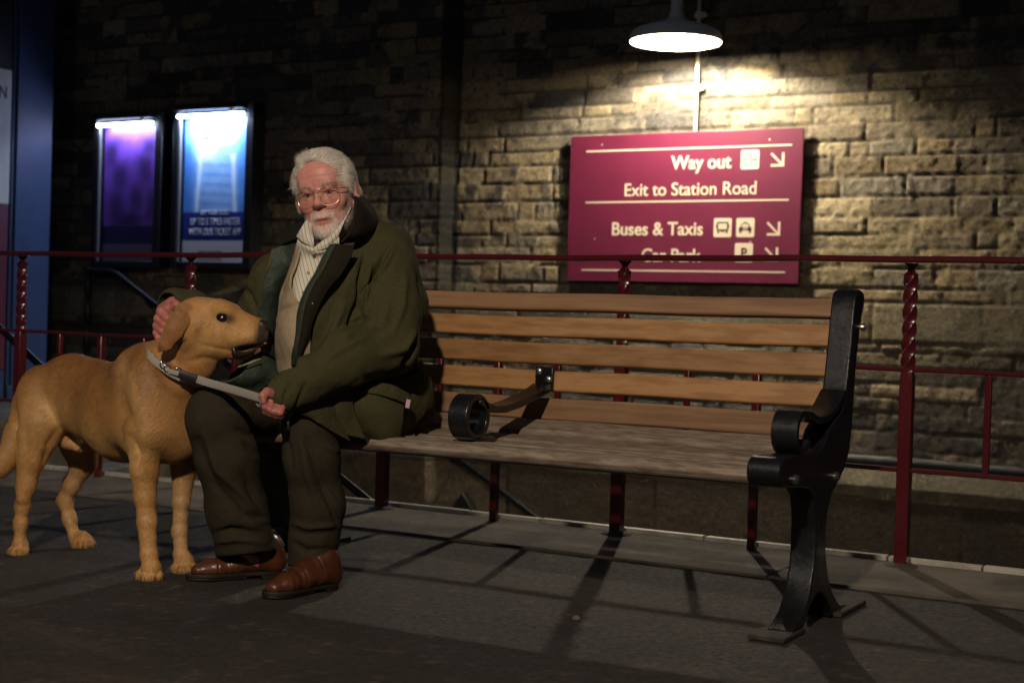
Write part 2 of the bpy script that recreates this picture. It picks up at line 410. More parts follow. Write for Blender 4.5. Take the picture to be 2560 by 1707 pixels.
# ---------------------------------------------------------------- hand rails of the stairs
def handrail(label, pts, r, name='stair_handrail'):
    t = thing(name, label, 'handrail', pts[0][:2] + (0,))
    L0 = pts[0]
    b = MB(); P = []
    for i, p in enumerate(pts):
        P.append(Vector(p) - Vector((L0[0], L0[1], 0)))
    Q = [P[0]]
    for i in range(1, len(P)-1):
        a = P[i] + (P[i-1]-P[i]).normalized()*.06; c = P[i] + (P[i+1]-P[i]).normalized()*.06
        Q += [a, (a+c)/4 + P[i]/2, c]
    Q.append(P[-1]); b.tube(Q, r, 12); b.build('rail', M['black_rail'], t, smooth=True)
    return t
h = handrail('black handrail bending down the far stone wall below the lit posters', [(-8.72,8.46,1.03),(-8.44,8.46,1.03),(-6.77,8.46,.10),(-5.75,8.46,.10),(-4.4,8.46,-.66)], .021)
for zx, zz in ((-8.1,.83),(-5.3,-.15)):
    b = MB(); b.tube([(zx+8.72, .0, zz-.02),(zx+8.72,.05,zz-.07),(zx+8.72,.16,zz-.07)], .009, 8); b.build('bracket', M['black_rail'], h, smooth=True)
b = MB(); b.lathe((0,0,0), [(.0,1.06),(.03,1.05),(.03,1.0),(.022,.98),(.03,.94)] + [(.024+.006*sin(k*.9), .94-k*.03) for k in range(28)] + [(.03,.05),(.04,.0)], 12)
b.build('newel_post', M['black_rail'], h, smooth=True)
handrail('black handrail sloping down just behind the maroon railing', [(-6.5,4.95,1.04),(-5.683,4.95,.63),(-4.87,4.95,.14),(-3.75,4.95,.14),(-3.2,4.95,-.17)], .017)

# ---------------------------------------------------------------- wall fittings
t = thing('wall_pipe', 'dark pipe running low along the stone wall above its ledge', 'pipe', (-3,8.6,-.02))
b = MB(); b.tube([(-2.4+.4*k, 0, .006*sin(k)) for k in range(15)], .028, 12); b.build('pipe', M['dark_pipe'], t, smooth=True)
b = MB(); b.box(-7.03,-6.90,8.50,8.62,.86,1.03)
tag(b.build('junction_box', M['frame_black'], bevel=.008), 'small black electrical box on the wall right of the blue poster', 'electrical box')
b = MB()
b.add([(-5.22+.0,8.53,-.44),(-5.13,8.53,-.56),(-5.22,8.53,-.68),(-5.31,8.53,-.56),(-5.22,8.60,-.44),(-5.13,8.60,-.56),(-5.22,8.60,-.68),(-5.31,8.60,-.56)], [(3,2,1,0),(4,5,6,7),(0,1,5,4),(1,2,6,5),(2,3,7,6),(3,0,4,7)])
tag(b.build('diamond_plate', M['frame_black'], bevel=.004), 'dark diamond-shaped plate on the lower wall seen under the bench', 'wall plate')

# ---------------------------------------------------------------- station lamp over the sign
lx, ly, lz = LAMP
t = thing('station_lamp', 'round grey enamel lamp glowing over the maroon sign', 'lamp', LAMP)
b = MB(); prof = [(.278,.0),(.280,.006),(.279,.035),(.264,.062),(.226,.083),(.17,.101),(.11,.117),(.07,.132),(.046,.152),(.042,.178),(.0,.18)]
b.lathe((0,0,0), prof, 56); b.build('shade', M['grey_enamel'], t, smooth=True)
b = MB(); b.lathe((0,0,0), [(.276,.0015),(.275,.032),(.258,.057),(.22,.077),(.166,.095),(.106,.111),(.064,.126),(.036,.146),(.0,.150)], 56); b.build('reflector', M['white_enamel'], t, smooth=True)
b = MB(); b.sphere((0,0,.138), .009, 10); b.build('bulb', M['bulb'], t, smooth=True)
b = MB(); b.tube([(0,0,.16),(0,0,.36),(0,0,.52),(0,.03,.66),(0,.12,.76),(0,.30,.80),(0,.52,.80)], [.036,.034,.022,.02,.02,.02,.02], 14); b.build('swan_neck', M['grey_enamel'], t, smooth=True)
b = MB(); b.tube([(0,.44,.80),(0,.50,.80)], .07, 16); b.build('wall_plate', M['grey_enamel'], t, smooth=True)
t = thing('cable_conduit', 'pale vertical conduit fixed to the wall between the lamp and the sign', 'conduit', (-3.665,8.70,2.0))
b = MB(); b.tube([(0,0,-.02),(0,0,.5),(0,0,1.6)], .0125, 12); b.build('tube', M['conduit'], t, smooth=True)
for z in (.255, .72):
    b = MB(); b.tube([(.0,-.012,z),(.0,.03,z)], .028, 14); b.tube([(.035,-.008,z),(.035,.03,z)], .016, 10); b.build('clip', M['conduit'], t, smooth=True)

# ---------------------------------------------------------------- way out sign
def sign():
    x0, x1, z0, z1 = -4.551, -2.945, 1.019, 1.977
    t = thing('direction_sign', 'maroon way out sign with cream lettering, icons and arrows under the lamp', 'sign', (x0, 8.685, z0))
    W = x1-x0; Hh = z1-z0
    b = MB(); b.box(0, W, 0, .012, 0, Hh); b.build('panel', M['sign'], t, bevel=.003)
    for fx in (.2, .8): b = MB(); b.box(W*fx-.02, W*fx+.02, .0125, .05, .1, Hh-.1); b.build('batten', M['frame_black'], t)
    # positions read along the panel: u from the left, v from the top, both 0..1
    def P(u, v): return (u*W, v)
    def zf(v): return Hh*(1-v)
    Y = -.002
    for v, u0, u1 in ((.108,.075,.955),(.46,.078,.95),(.925,.07,.945)):
        b = MB(); b.box(u0*W, u1*W, -.0022, -.0004, zf(v)-.005, zf(v)+.005); b.build('rule', M['sign_cream'], t)
    R = (pi/2, 0, 0)
    def tx(s, u, v, size, sx, off):
        q = text_obj(s, size, M['sign_cream'], (u*W, -.0018, zf(v)), R, t, align='RIGHT', sx=sx, off=off, name='lettering')
        q['label'] = 'cream words reading ' + s
    tx('Way out', .71, .245, .122, .93, .0022)
    tx('Exit to Station Road', .822, .42, .118, .95, .0006)
    tx('Buses & Taxis', .603, .685, .120, .96, .0019)
    tx('Car Park', .593, .862, .118, .96, .0019)
    def rounded(bx, cx, cz, hw, r=.012):
        pts = []
        for (sx, sz, a0) in ((1,1,0),(-1,1,90),(-1,-1,180),(1,-1,270)):
            for k in range(5):
                a = radians(a0 + k*22.5); pts.append((cx+sx*(hw-r)+r*cos(a), cz+sz*(hw-r)+r*sin(a)))
        n = len(pts)
        bx.add([(x,-.0004,z) for x,z in pts]+[(x,-.0022,z) for x,z in pts], [tuple(range(n)), tuple(range(2*n-1,n-1,-1))]+[(i,(i+1)%n,n+(i+1)%n,n+i) for i in range(n)])
    def dark(polys, parent):
        b = MB()
        for poly in polys:
            n = len(poly); b.add([(x,-.0022,z) for x,z in poly]+[(x,-.0032,z) for x,z in poly], [tuple(range(n)), tuple(range(2*n-1,n-1,-1))]+[(i,(i+1)%n,n+(i+1)%n,n+i) for i in range(n)])
        b.build('pictogram', M['sign_dark'], parent)
    def rect(x0, x1, z0, z1): return [(x0,z0),(x1,z0),(x1,z1),(x0,z1)]
    hw = .060
    def icon(u, v):
        b = MB(); cx, cz = u*W, zf(v); rounded(b, cx, cz, hw); return b.build('icon_plate', M['sign_cream'], t), cx, cz
    o, cx, cz = icon(.788, .195); o['label'] = 'cream icon of a doorway with an exit arrow'
    dark([rect(cx-.041,cx-.034,cz-.036,cz+.030), rect(cx-.041,cx+.013,cz+.0305,cz+.037), rect(cx+.006,cx+.013,cz+.010,cz+.030), rect(cx+.006,cx+.013,cz-.036,cz-.014), rect(cx-.004,cx+.034,cz-.0055,cz+.0015), [(cx+.0345,cz-.012),(cx+.050,cz-.002),(cx+.0345,cz+.008)]], o)
    o, cx, cz = icon(.684, .637); o['label'] = 'cream icon of a bus seen from the front'
    def ring(x0,x1,z0,z1,w): return [rect(x0,x1,z1-w,z1),rect(x0,x1,z0,z0+w),rect(x0,x0+w,z0+w,z1-w),rect(x1-w,x1,z0+w,z1-w)]
    dark(ring(cx-.038,cx+.038,cz-.018,cz+.036,.008)+[rect(cx-.044,cx-.038,cz-.002,cz+.02),rect(cx+.038,cx+.044,cz-.002,cz+.02),rect(cx-.034,cx-.022,cz-.034,cz-.0185),rect(cx+.022,cx+.034,cz-.034,cz-.0185),rect(cx-.014,cx+.014,cz-.026,cz-.0185)], o)
    o, cx, cz = icon(.778, .637); o['label'] = 'cream icon of a taxi seen from the front'
    dark([rect(cx-.012,cx+.012,cz+.030,cz+.036), [(cx-.036,cz-.0),(cx+.036,cz-.0),(cx+.022,cz+.026),(cx-.022,cz+.026)], rect(cx-.042,cx-.016,cz-.022,cz-.0005), rect(cx+.016,cx+.042,cz-.022,cz-.0005), rect(cx-.0155,cx+.0155,cz-.016,cz-.008), rect(cx-.038,cx-.026,cz-.034,cz-.0225), rect(cx+.026,cx+.038,cz-.034,cz-.0225)], o)
    b = MB(); b.add([(cx-.026,-.0034,cz+.004),(cx+.026,-.0034,cz+.004),(cx+.017,-.0034,cz+.021),(cx-.017,-.0034,cz+.021)], [(0,1,2,3)]); b.build('windscreen', M['sign_cream'], o)
    o, cx, cz = icon(.775, .80); o['label'] = 'cream icon with a letter P'
    text_obj('P', .085, M['sign_dark'], (cx,-.0028,cz-.03), R, o, align='CENTER', name='lettering', off=.001)
    for u, v in ((.90,.20),(.893,.645),(.888,.81)):
        cx, cz = u*W, zf(v); b = MB(); s = .043; w = .0075
        pts = [(-s+w*.9,s),(s-2*w,-s+2.9*w),(s-2*w,s*1.0),(s,s),(s,-s),(-s,-s),(-s,-s+2*w),(s-3.4*w,-s+2*w),(-s-w*.4,s-1.2*w)]
        n = len(pts)
        b.add([(cx+x,-.0004,cz+z) for x,z in pts]+[(cx+x,-.0022,cz+z) for x,z in pts], [tuple(range(n)), tuple(range(2*n-1,n-1,-1))]+[(i,(i+1)%n,n+(i+1)%n,n+i) for i in range(n)])
        b.build('arrow', M['sign_cream'], t)
    for u, v in ((.145,.065),(.865,.07),(.125,.71),(.80,.73)): b = MB(); b.sphere((u*W,-.0005,zf(v)), (.006,.002,.006), 6); b.build('screw', M['steel'], t, smooth=True)
    t.rotation_euler = (0, 0, 0)
    return t
sign()

# ---------------------------------------------------------------- posters
def poster(x0, x1, z0, z1, label, kind):
    W = x1-x0; H = z1-z0; Y = 8.50
    t = thing('lit_poster', label, 'poster', (x0, Y, z0))
    b = MB(); fr = .035
    for bx in ((-.02,fr,-.035,.10,-.02,H+.06),(W-fr,W+.035,-.035,.10,-.02,H+.06),(fr,W-fr,-.035,.10,-.02,.03),(fr,W-fr,-.10,.10,H+.012,H+.06)): b.box(*bx)
    b.build('frame', M['frame_black'], t, bevel=.004)
    b = MB(); b.box(fr-.003, fr+.022, -.036, -.012, .03, H-.02); b.build('frame_trim', M['frame_alu'], t, bevel=.002)
    nx, nz = 90, 160
    U, Vv = np.meshgrid(np.linspace(0,1,nx), np.linspace(0,1,nz))
    P3 = np.stack([U*3, Vv*5, np.full_like(U, 3.0 if kind else 8.0)], -1)
    def blob(u, v, a, c, p=2): return np.exp(-(np.abs((U-u)/a)**p + np.abs((Vv-v)/c)**p))[..., None]
    if kind == 0:
        C = np.ones(U.shape+(3,))*np.array([.16,.055,.42])
        for (u, v, a, c) in ((.3,.62,.16,.10),(.75,.66,.15,.12),(.25,.42,.15,.11),(.6,.46,.14,.12),(.88,.4,.1,.14),(.12,.8,.12,.1),(.5,.3,.3,.06),(.82,.84,.12,.06)):
            k = blob(u,v,a,c,3)*.8; C = C*(1-k) + np.array([.020,.010,.06])*k
        C = C*(1+.6*fbm(P3, 1.4, 4)[...,None])
        k = (Vv < .26)[...,None]; C = np.where(k, np.array([.018,.012,.075]), C)
        k = (Vv < .13)[...,None]; C = np.where(k, np.array([.10,.08,.13]), C)
    else:
        C = np.ones(U.shape+(3,))*np.array([.055,.22,.62])
        k = blob(.5,.58,.34,.30,4); C = C*(1-k) + np.array([.30,.50,.85])*k
        st = (np.sin(Vv*95+U*3) > .25)[...,None]*blob(.5,.52,.36,.2,6); C = C*(1-.4*st) + np.array([.08,.25,.6])*.4*st
        for (u, v, a, c) in ((.35,.78,.14,.08),(.5,.86,.25,.05)): k = blob(u,v,a,c); C = C*(1-k) + np.array([.75,.80,.9])*k
        k = blob(.33,.80,.09,.045,2.5); C = C*(1-k) + np.array([.75,.33,.26])*k
        k = blob(.33,.85,.10,.02,2.5); C = C*(1-k) + np.array([.10,.05,.05])*k
        for s in (-1, 1):
            k = np.exp(-((U-.5-s*(.30-.12*(Vv-.3)))/.035)**2)[...,None]*((Vv>.34)&(Vv<.74))[...,None]*.85; C = C*(1-k) + np.array([.7,.85,1.0])*k
        C = C*(1+.35*fbm(P3, 1.6, 4)[...,None])
        k = (Vv < .345)[...,None]; C = np.where(k, np.array([.018,.035,.22]), C)
        k = (Vv < .145)[...,None]; C = np.where(k, np.array([.50,.50,.56]), C)
    V = np.stack([fr+.02+U*(W-2*fr-.02), np.full_like(U,.02), .03+Vv*(H-.05)], -1).reshape(-1,3)
    idx = np.arange(nx*nz).reshape(nz,nx); F = np.stack([idx[:-1,:-1],idx[:-1,1:],idx[1:,1:],idx[1:,:-1]],-1).reshape(-1,4)
    pm = M.get('print') or mat('poster_print', (1,1,1), .35, attr=True); M['print'] = pm
    pa = npmesh('printed_sheet', V, F, pm, t, color=np.clip(C,.005,.9).reshape(-1,3))
    if kind:
        for s, z in (('UP TO 3 TIMES FASTER', .255), ('WITH OUR TICKET APP', .185)):
            text_obj(s, .078, M['print_white'], (W/2+.01, .018, .03+z*(H-.05)), (pi/2,0,0), pa, align='CENTER', sx=.62)
        text_obj('BUY YOUR TICKET', .055, M['print_white'], (W/2+.01, .018, .03+.325*(H-.05)), (pi/2,0,0), pa, align='CENTER', sx=.62)
        for z in (.035,.065): text_obj('tickets at the station', .028, M['frame_black'], (W*.3, .018, .03+z*(H-.05)), (pi/2,0,0), pa)
    b = MB(); b.tube([(fr+.01,-.055,H-.025),(W-fr-.01,-.055,H-.025)], .013, 12); b.build('fluorescent_tube', M['tube'], t, smooth=True)
    for q in (.06, .78): b = MB(); b.box(W*q,W*(q+.04),-.08,-.02,H-.008,H+.012); b.build('tube_holder', M['frame_alu'], t)
    for q in (.08, .8): b = MB(); b.box(W*q, W*q+.012, -.1,-.088,H+.061,H+.075); b.build('hinge', M['frame_alu'], t)
    l = light('poster_tube_light', 'AREA', (x0+W/2, Y-.050, z0+H-.045), 16 if kind else 5, (.55,.68,1.0), 0.05, (x0+W/2, Y+.03, z0+H*.45), shape='RECTANGLE', size=W*.85, size_y=.03)
    return t
M['print_white'] = mat('print_white', (.62,.62,.66), .5)
poster(-8.69, -8.02, 1.08, 2.20, 'lit poster with a purple picture on the far wall', 0)
poster(-7.85, -7.12, 1.08, 2.235, 'lit poster with a pale blue picture and white slogan on the far wall', 1)

# ---------------------------------------------------------------- bench
def bench():
    t = thing('station_bench', 'long park bench of wooden slats with black cast iron ends and a middle armrest', 'bench', (-2.07,3.55,0))
    X0, Y0 = -2.07, 3.55
    def L(p): return (p[0]-Y0, p[1])
    def slat(name, y0, z0, y1, z1, th, m, x0=-2.89, x1=-1.20, droop=0):
        """a board whose section runs from (y0,z0) to (y1,z1), th thick behind/below it"""
        d = Vector((y1-y0, z1-z0)).normalized(); nrm = Vector((-d.y, d.x))
        b = MB(); n = 24; v = []; f = []
        for i in range(n+1):
            x = x0+(x1-x0)*i/n
            q = [(y0,z0),(y1,z1),(y1+nrm.x*th,z1+nrm.y*th),(y0+nrm.x*th,z0+nrm.y*th)]
            v += [(x-X0, yy-Y0, zz+.0012*sin(i*.7+y0*40)) for yy, zz in q]
        for i in range(n):
            for k in range(4): f.append((i*4+k, i*4+(k+1)%4, i*4+4+(k+1)%4, i*4+4+k))
        f += [(3,2,1,0), tuple(n*4+k for k in range(4))]
        b.add(v, f); o = b.build(name, m, t, bevel=.011 if name == 'seat_slat' else .006, seg=3); return o
    for i, (zb, zt, yb, yt) in enumerate([(.455,.520,3.842,3.846),(.541,.602,3.846,3.856),(.621,.684,3.858,3.868),(.702,.762,3.870,3.882),(.783,.834,3.884,3.905)]):
        o = slat('back_slat', yb, zb, yt, zt, -.026, M['wood_mid'] if i in (4,) else (M['wood_new'] if i else M['wood_mid']))
        if i == 4: o['label'] = 'worn brown top slat of the backrest'
    for y0, y1, z0, z1 in ((3.398,3.472,.4165,.413),(3.502,3.582,.4115,.4095),(3.614,3.690,.4110,.4205),(3.722,3.818,.4300,.460)):
        slat('seat_slat', y0, z0, y1, z1, -.028, M['wood_old'])
    # the nosing slat, round on its front edge
    b = MB(); prof = [(3.378,.415),(3.378,.383),(3.34,.372),(3.318,.374),(3.304,.384),(3.299,.396),(3.304,.407),(3.318,.4145),(3.34,.417)]
    b.prism_x([L(p) for p in prof], -2.89-X0, -1.20-X0); b.build('seat_slat', M['wood_old'], t, bevel=.002, smooth=True)
    # cast ends
    rear = [(3.905,.856),(3.925,.848),(3.929,.835),(3.925,.81),(3.912,.79),(3.897,.754),(3.880,.689),(3.868,.624),(3.862,.559),(3.855,.495),(3.841,.431),(3.803,.385),(3.745,.350),(3.700,.325),(3.668,.279),(3.657,.225),(3.664,.174),(3.692,.114),(3.732,.068),(3.788,.030),(3.83,.016),(3.86,.016),(3.86,.001)]
    front = [(3.425,.001),(3.425,.014),(3.46,.028),(3.505,.052),(3.545,.092),(3.572,.15),(3.578,.20),(3.576,.264),(3.560,.325),(3.52,.352),(3.45,.362),(3.37,.368),(3.325,.372),(3.29,.382),(3.283,.402),(3.289,.425),(3.308,.442),(3.338,.447),(3.40,.446),(3.50,.443),(3.56,.438),(3.60,.446),(3.63,.462),(3.655,.49),(3.70,.515),(3.76,.535),(3.786,.568),(3.805,.625),(3.819,.689),(3.828,.735),(3.838,.786),(3.850,.835),(3.862,.852),(3.88,.858)]
    arch = [(3.50,.001),(3.515,.025),(3.55,.058),(3.59,.078),(3.625,.082),(3.66,.070),(3.70,.040),(3.725,.012),(3.73,.001)]
    poly = rear + arch[::-1] + front
    def ringpts(cy, cz, R, n=26, a0=0, a1=360): return [(cy+R*cos(radians(a0+(a1-a0)*k/n)), cz+R*sin(radians(a0+(a1-a0)*k/n))) for k in range(n+1)]
    def strap(b, path, th, x0, x1):
        P = [Vector(p) for p in path]; A = []; B = []
        for i, p in enumerate(P):
            d = (P[min(i+1,len(P)-1)]-P[max(i-1,0)]).normalized(); nn = Vector((-d.y, d.x))*th/2
            A.append(p+nn); B.append(p-nn)
        v = []; f = []
        for a, c in zip(A, B): v += [(x0-X0,a.x-Y0,a.y),(x1-X0,a.x-Y0,a.y),(x1-X0,c.x-Y0,c.y),(x0-X0,c.x-Y0,c.y)]
        for i in range(len(P)-1):
            for k in range(4): f.append((i*4+k, i*4+(k+1)%4, i*4+4+(k+1)%4, i*4+4+k))
        f += [(3,2,1,0), tuple(len(P)*4-4+k for k in range(4))]; b.add(v, f)
    for (x0, x1, s, lab) in ((-1.212,-1.145,1,'black cast iron bench end standing clear on the right'), (-2.945,-2.878,-1,'black cast iron bench end behind the trouser legs')):
        b = MB(); b.prism_x([L(p) for p in poly], x0-X0, x1-X0)
        o = b.build('bench_end', M['black_iron'], t, bevel=.005, seg=3); o['label'] = lab
        b = MB()
        path = [(3.505,.462)] + ringpts(3.458,.496,.046,24,-35,-290) + [(3.52,.536),(3.56,.524),(3.60,.520),(3.66,.524),(3.72,.542),(3.79,.585)]
        strap(b, path, .017, x0, x1); b.build('armrest_loop', M['black_iron'], o, bevel=.004, seg=2, smooth=True)
        b = MB(); b.tube([(x0-.014-X0,3.317-Y0,.409),(x1+.004-X0,3.317-Y0,.409)], .036, 24); b.build('front_scroll', M['black_iron'], o, smooth=True, bevel=.006)
        xo = x1 if s > 0 else x0
        for (yy, zz, rr_) in ((3.395,.386,.014),(3.712,.370,.013),(3.905,.758,.010)):
            b = MB(); b.tube([(xo-X0, yy-Y0, zz),(xo+s*.008-X0, yy-Y0, zz),(xo+s*.013-X0, yy-Y0, zz)], [rr_,rr_,rr_*.6], 12)
            b.build('bolt', M['steel'] if zz > .7 else M['dull_bolt'], o, smooth=True)
        for e in ((x0-.02,x1+.005,3.345,3.50),(x0-.012,x1+.02,3.745,3.975)):
            b = MB(); b.box(e[0]-X0,e[1]-X0,e[2]-Y0,e[3]-Y0,.0,.0125); b.build('foot_plate', M['foot_plate'], o, bevel=.003)
    # middle armrest
    xa, xb = -2.105, -2.045
    b = MB()
    full = ringpts(3.415,.481,.055,44,62,-298)
    strap(b, full, .017, xa, xb)
    strap(b, [(3.425,.528),(3.46,.512),(3.51,.499),(3.57,.498),(3.65,.509),(3.73,.526),(3.79,.540),(3.828,.553)], .021, xa, xb)
    strap(b, [(3.40,.424),(3.45,.421),(3.52,.4165)], .010, xa, xb)
    b.box(xa-X0, xb-X0, 3.835-Y0, 3.8455-Y0, .538, .612)
    o = b.build('middle_armrest', M['black_iron'], t, bevel=.003, smooth=True)
    for q, rq in (((-.022,3.834-Y0,.598), (.011,.006,.011)), ((.012,3.832-Y0,.575), (.011,.006,.011)), ((.012,3.50-Y0,.422), (.009,.009,.004))):
        b = MB(); b.sphere(q, rq, 8); b.build('rivet', M['steel'], o, smooth=True)
    return t
M['wood_mid'] = mat('worn_slat', (.30,.17,.085), .6, noise=(6,.38,.62,(.4,5,7)), color2=(.19,.10,.05), bump=[(40,.4,.002,(.1,5,8))])
M['dull_bolt'] = mat('painted_bolt', (.10,.10,.10), .3, .7)
M['foot_plate'] = mat('worn_foot_plate', (.022,.018,.015), .9, noise=(30,.45,.7), color2=(.05,.04,.032), bump=(60,.4,.004))
bench()

b = MB(); b.sphere((0,0,.008), (.012,.009,.008), 5)
pb = b.build('pebble', M['coping'], smooth=False); pb.location = (-1.66,3.28,-.002)
tag(pb, 'small pale pebble lying on the dark tarmac in front of the bench', 'pebble')

# ================================================================ signed distance modelling for the two bodies
_F = 3371.0; _p = atan(51/_F); _yw = radians(29.7); _rl = radians(1.78)
FW = np.array([-sin(_yw)*cos(_p), cos(_yw)*cos(_p), -sin(_p)]); _rt = np.array([cos(_yw), sin(_yw), 0]); _up = np.cross(_rt, FW)
RT = _rt*cos(_rl)+_up*sin(_rl); UP = -_rt*sin(_rl)+_up*cos(_rl); CC = np.array([0, 0, .75])
def W(x, y, d):
    """a survey point of the photograph (2352 wide) at distance d, as a world position"""
    return CC + d*(FW + RT*(x-1176)/_F - UP*(y-784)/_F)
def proj(P):
    q = P-CC; d = q@FW; return np.stack([1176+_F*(q@RT)/d, 784-_F*(q@UP)/d], -1), d
def smin(a, b, k):
    if k <= 0: return np.minimum(a, b)
    h = np.clip(.5+.5*(b-a)/k, 0, 1); return b*(1-h)+a*h-k*h*(1-h)
class SDF:
    def __init__(s): s.ops = []
    def cone(s, a, b, ra, rb=None, k=.03, sq=None, sub=False):
        a = np.array(a, float); b = np.array(b, float); rb = ra if rb is None else rb
        ab = b-a; L2 = max(ab@ab, 1e-12)
        def f(P):
            if sq is not None:
                ax, s_ = sq; Q = P + np.outer((P-a)@ax*(1/s_-1), ax)
            else: Q = P
            t = np.clip(((Q-a)@ab)/L2, 0, 1); return np.linalg.norm(Q-a-t[:, None]*ab, axis=1) - (ra+t*(rb-ra))
        s.ops.append((f, k, sub)); return s
    def chain(s, pts, k=.03, **kw):
        for (a, ra), (b, rb) in zip(pts[:-1], pts[1:]): s.cone(a, b, ra, rb, k, **kw)
        return s
    def ell(s, c, r, k=.02, sub=False, R=None):
        c = np.array(c, float); r = np.array(r, float)
        def f(P):
            q = P-c
            if R is not None: q = q@R
            k0 = np.linalg.norm(q/r, axis=1); k1 = np.linalg.norm(q/(r*r), axis=1)
            return k0*(k0-1)/np.maximum(k1, 1e-9)
        s.ops.append((f, k, sub)); return s
    def fn(s, f, k=.01, sub=False): s.ops.append((f, k, sub)); return s
    def ev(s, P, ops=None):
        d = np.full(len(P), 1e3)
        for f, k, sub in (ops if ops is not None else s.ops):
            v = f(P); d = -smin(-d, v, k) if sub else smin(d, v, k)
        return d
    def mesh(s, lo, hi, res):
        lo = np.array(lo, float); hi = np.array(hi, float); B = 12
        n = (np.ceil((hi-lo)/res/B).astype(int))*B; D = np.full(tuple(n+1), 1.0, np.float32)
        nb = n//B; hd = B*res*.5*1.7321
        bi = np.stack(np.meshgrid(*[np.arange(q) for q in nb], indexing='ij'), -1).reshape(-1, 3)
        cen = lo + (bi+.5)*B*res
        vals = [(f(cen), k, sub) for f, k, sub in s.ops]
        u = np.full(len(cen), 1e3)
        for v, k, sub in vals:
            if not sub: u = np.minimum(u, v)
        act = np.where(np.abs(u) < hd*1.5+.05)[0] if any(sb for _, _, sb in s.ops) else np.where(np.abs(u) < hd*1.6+.03)[0]
        g = np.arange(B+1); gg = np.stack(np.meshgrid(g, g, g, indexing='ij'), -1).reshape(-1, 3)*res
        D[:] = 1.0
        # far inside blocks count as inside
        for j in np.where(u < -(hd*1.5+.05))[0]:
            a = bi[j]*B; D[a[0]:a[0]+B+1, a[1]:a[1]+B+1, a[2]:a[2]+B+1] = -1
        for j in act:
            ops = [s.ops[i] for i, (v, k, sub) in enumerate(vals) if v[j] < (hd*2.2+3*k+.01 if sub else max(u[j], 0)+hd*2.2+3*k)]
            a = bi[j]*B; D[a[0]:a[0]+B+1, a[1]:a[1]+B+1, a[2]:a[2]+B+1] = s.ev(lo+a*res+gg, ops).reshape(B+1, B+1, B+1)
        return surface_nets(D, lo, res)
def surface_nets(D, lo, res):
    S = D < 0
    c = np.zeros(tuple(np.array(D.shape)-1), np.int8)
    for dx in (0, 1):
        for dy in (0, 1):
            for dz in (0, 1): c += S[dx:D.shape[0]-1+dx, dy:D.shape[1]-1+dy, dz:D.shape[2]-1+dz]
    cells = np.argwhere((c > 0) & (c < 8)); idx = np.full(c.shape, -1, np.int32); idx[tuple(cells.T)] = np.arange(len(cells))
    acc = np.zeros((len(cells), 3)); cnt = np.zeros(len(cells))
    co = [(0,0,0),(1,0,0),(0,1,0),(1,1,0),(0,0,1),(1,0,1),(0,1,1),(1,1,1)]
    dv = [D[tuple((cells+np.array(q)).T)] for q in co]
    for a in range(8):
        for b in range(a+1, 8):
            df = np.abs(np.array(co[a])-np.array(co[b]))
            if df.sum() != 1: continue
            m = (dv[a] < 0) != (dv[b] < 0)
            t = np.where(m, dv[a]/np.where(m, dv[a]-dv[b], 1), 0)[:, None]
            p = np.array(co[a]) + t*(np.array(co[b])-np.array(co[a]))
            acc += np.where(m[:, None], p, 0); cnt += m
    V = lo + (cells + acc/np.maximum(cnt, 1)[:, None])*res
    Fs = []
    for ax in range(3):
        sl0 = [slice(None)]*3; sl1 = [slice(None)]*3; sl0[ax] = slice(0, -1); sl1[ax] = slice(1, None)
        A = S[tuple(sl0)]; Bq = S[tuple(sl1)]; e = np.argwhere(A != Bq)
        o1, o2 = [(1, 2), (2, 0), (0, 1)][ax]
        ok = (e[:, o1] > 0) & (e[:, o2] > 0) & (e[:, o1] < c.shape[o1]) & (e[:, o2] < c.shape[o2]); e = e[ok]
        ins = A[tuple(e.T)]
        def cell(d1, d2):
            q = e.copy(); q[:, o1] -= d1; q[:, o2] -= d2; return idx[tuple(q.T)]
        q = np.stack([cell(0, 0), cell(1, 0), cell(1, 1), cell(0, 1)], -1)
        q = np.where(ins[:, None], q, q[:, ::-1]); Fs.append(q)
    F = np.concatenate(Fs); F = F[(F >= 0).all(1)]
    return V, F
def vnormals(V, F):
    a = V[F[:, 2]]-V[F[:, 0]]; b = V[F[:, -1]]-V[F[:, 1]]; n = np.cross(a, b)
    N = np.zeros_like(V)
    for k in range(F.shape[1]):
        for j in range(3): N[:, j] += np.bincount(F[:, k], n[:, j], len(V))
    return N/np.maximum(np.linalg.norm(N, axis=1), 1e-12)[:, None]
def smooth_mesh(V, F, it=1, lam=.5):
    for _ in range(it):
        S = np.zeros_like(V); n = np.zeros(len(V))
        for a, b in ((0, 1), (1, 2), (2, 3), (3, 0)):
            for j in range(3): S[:, j] += np.bincount(F[:, a], V[F[:, b], j], len(V)) + np.bincount(F[:, b], V[F[:, a], j], len(V))
            n += np.bincount(F[:, a], minlength=len(V)) + np.bincount(F[:, b], minlength=len(V))
        V = V*(1-lam) + lam*S/np.maximum(n, 1)[:, None]
    return V
def pdist(p, line):
    """distance of 2-d points to a polyline, and how far along it (0..1)"""
    best = np.full(len(p), 1e9); tt = np.zeros(len(p)); m = len(line)-1
    for i in range(m):
        a = np.array(line[i], float); b = np.array(line[i+1], float); ab = b-a
        t = np.clip(((p-a)@ab)/(ab@ab), 0, 1); d = np.linalg.norm(p-a-t[:, None]*ab, axis=1)
        k = d < best; best[k] = d[k]; tt[k] = (i+t[k])/m
    return best, tt
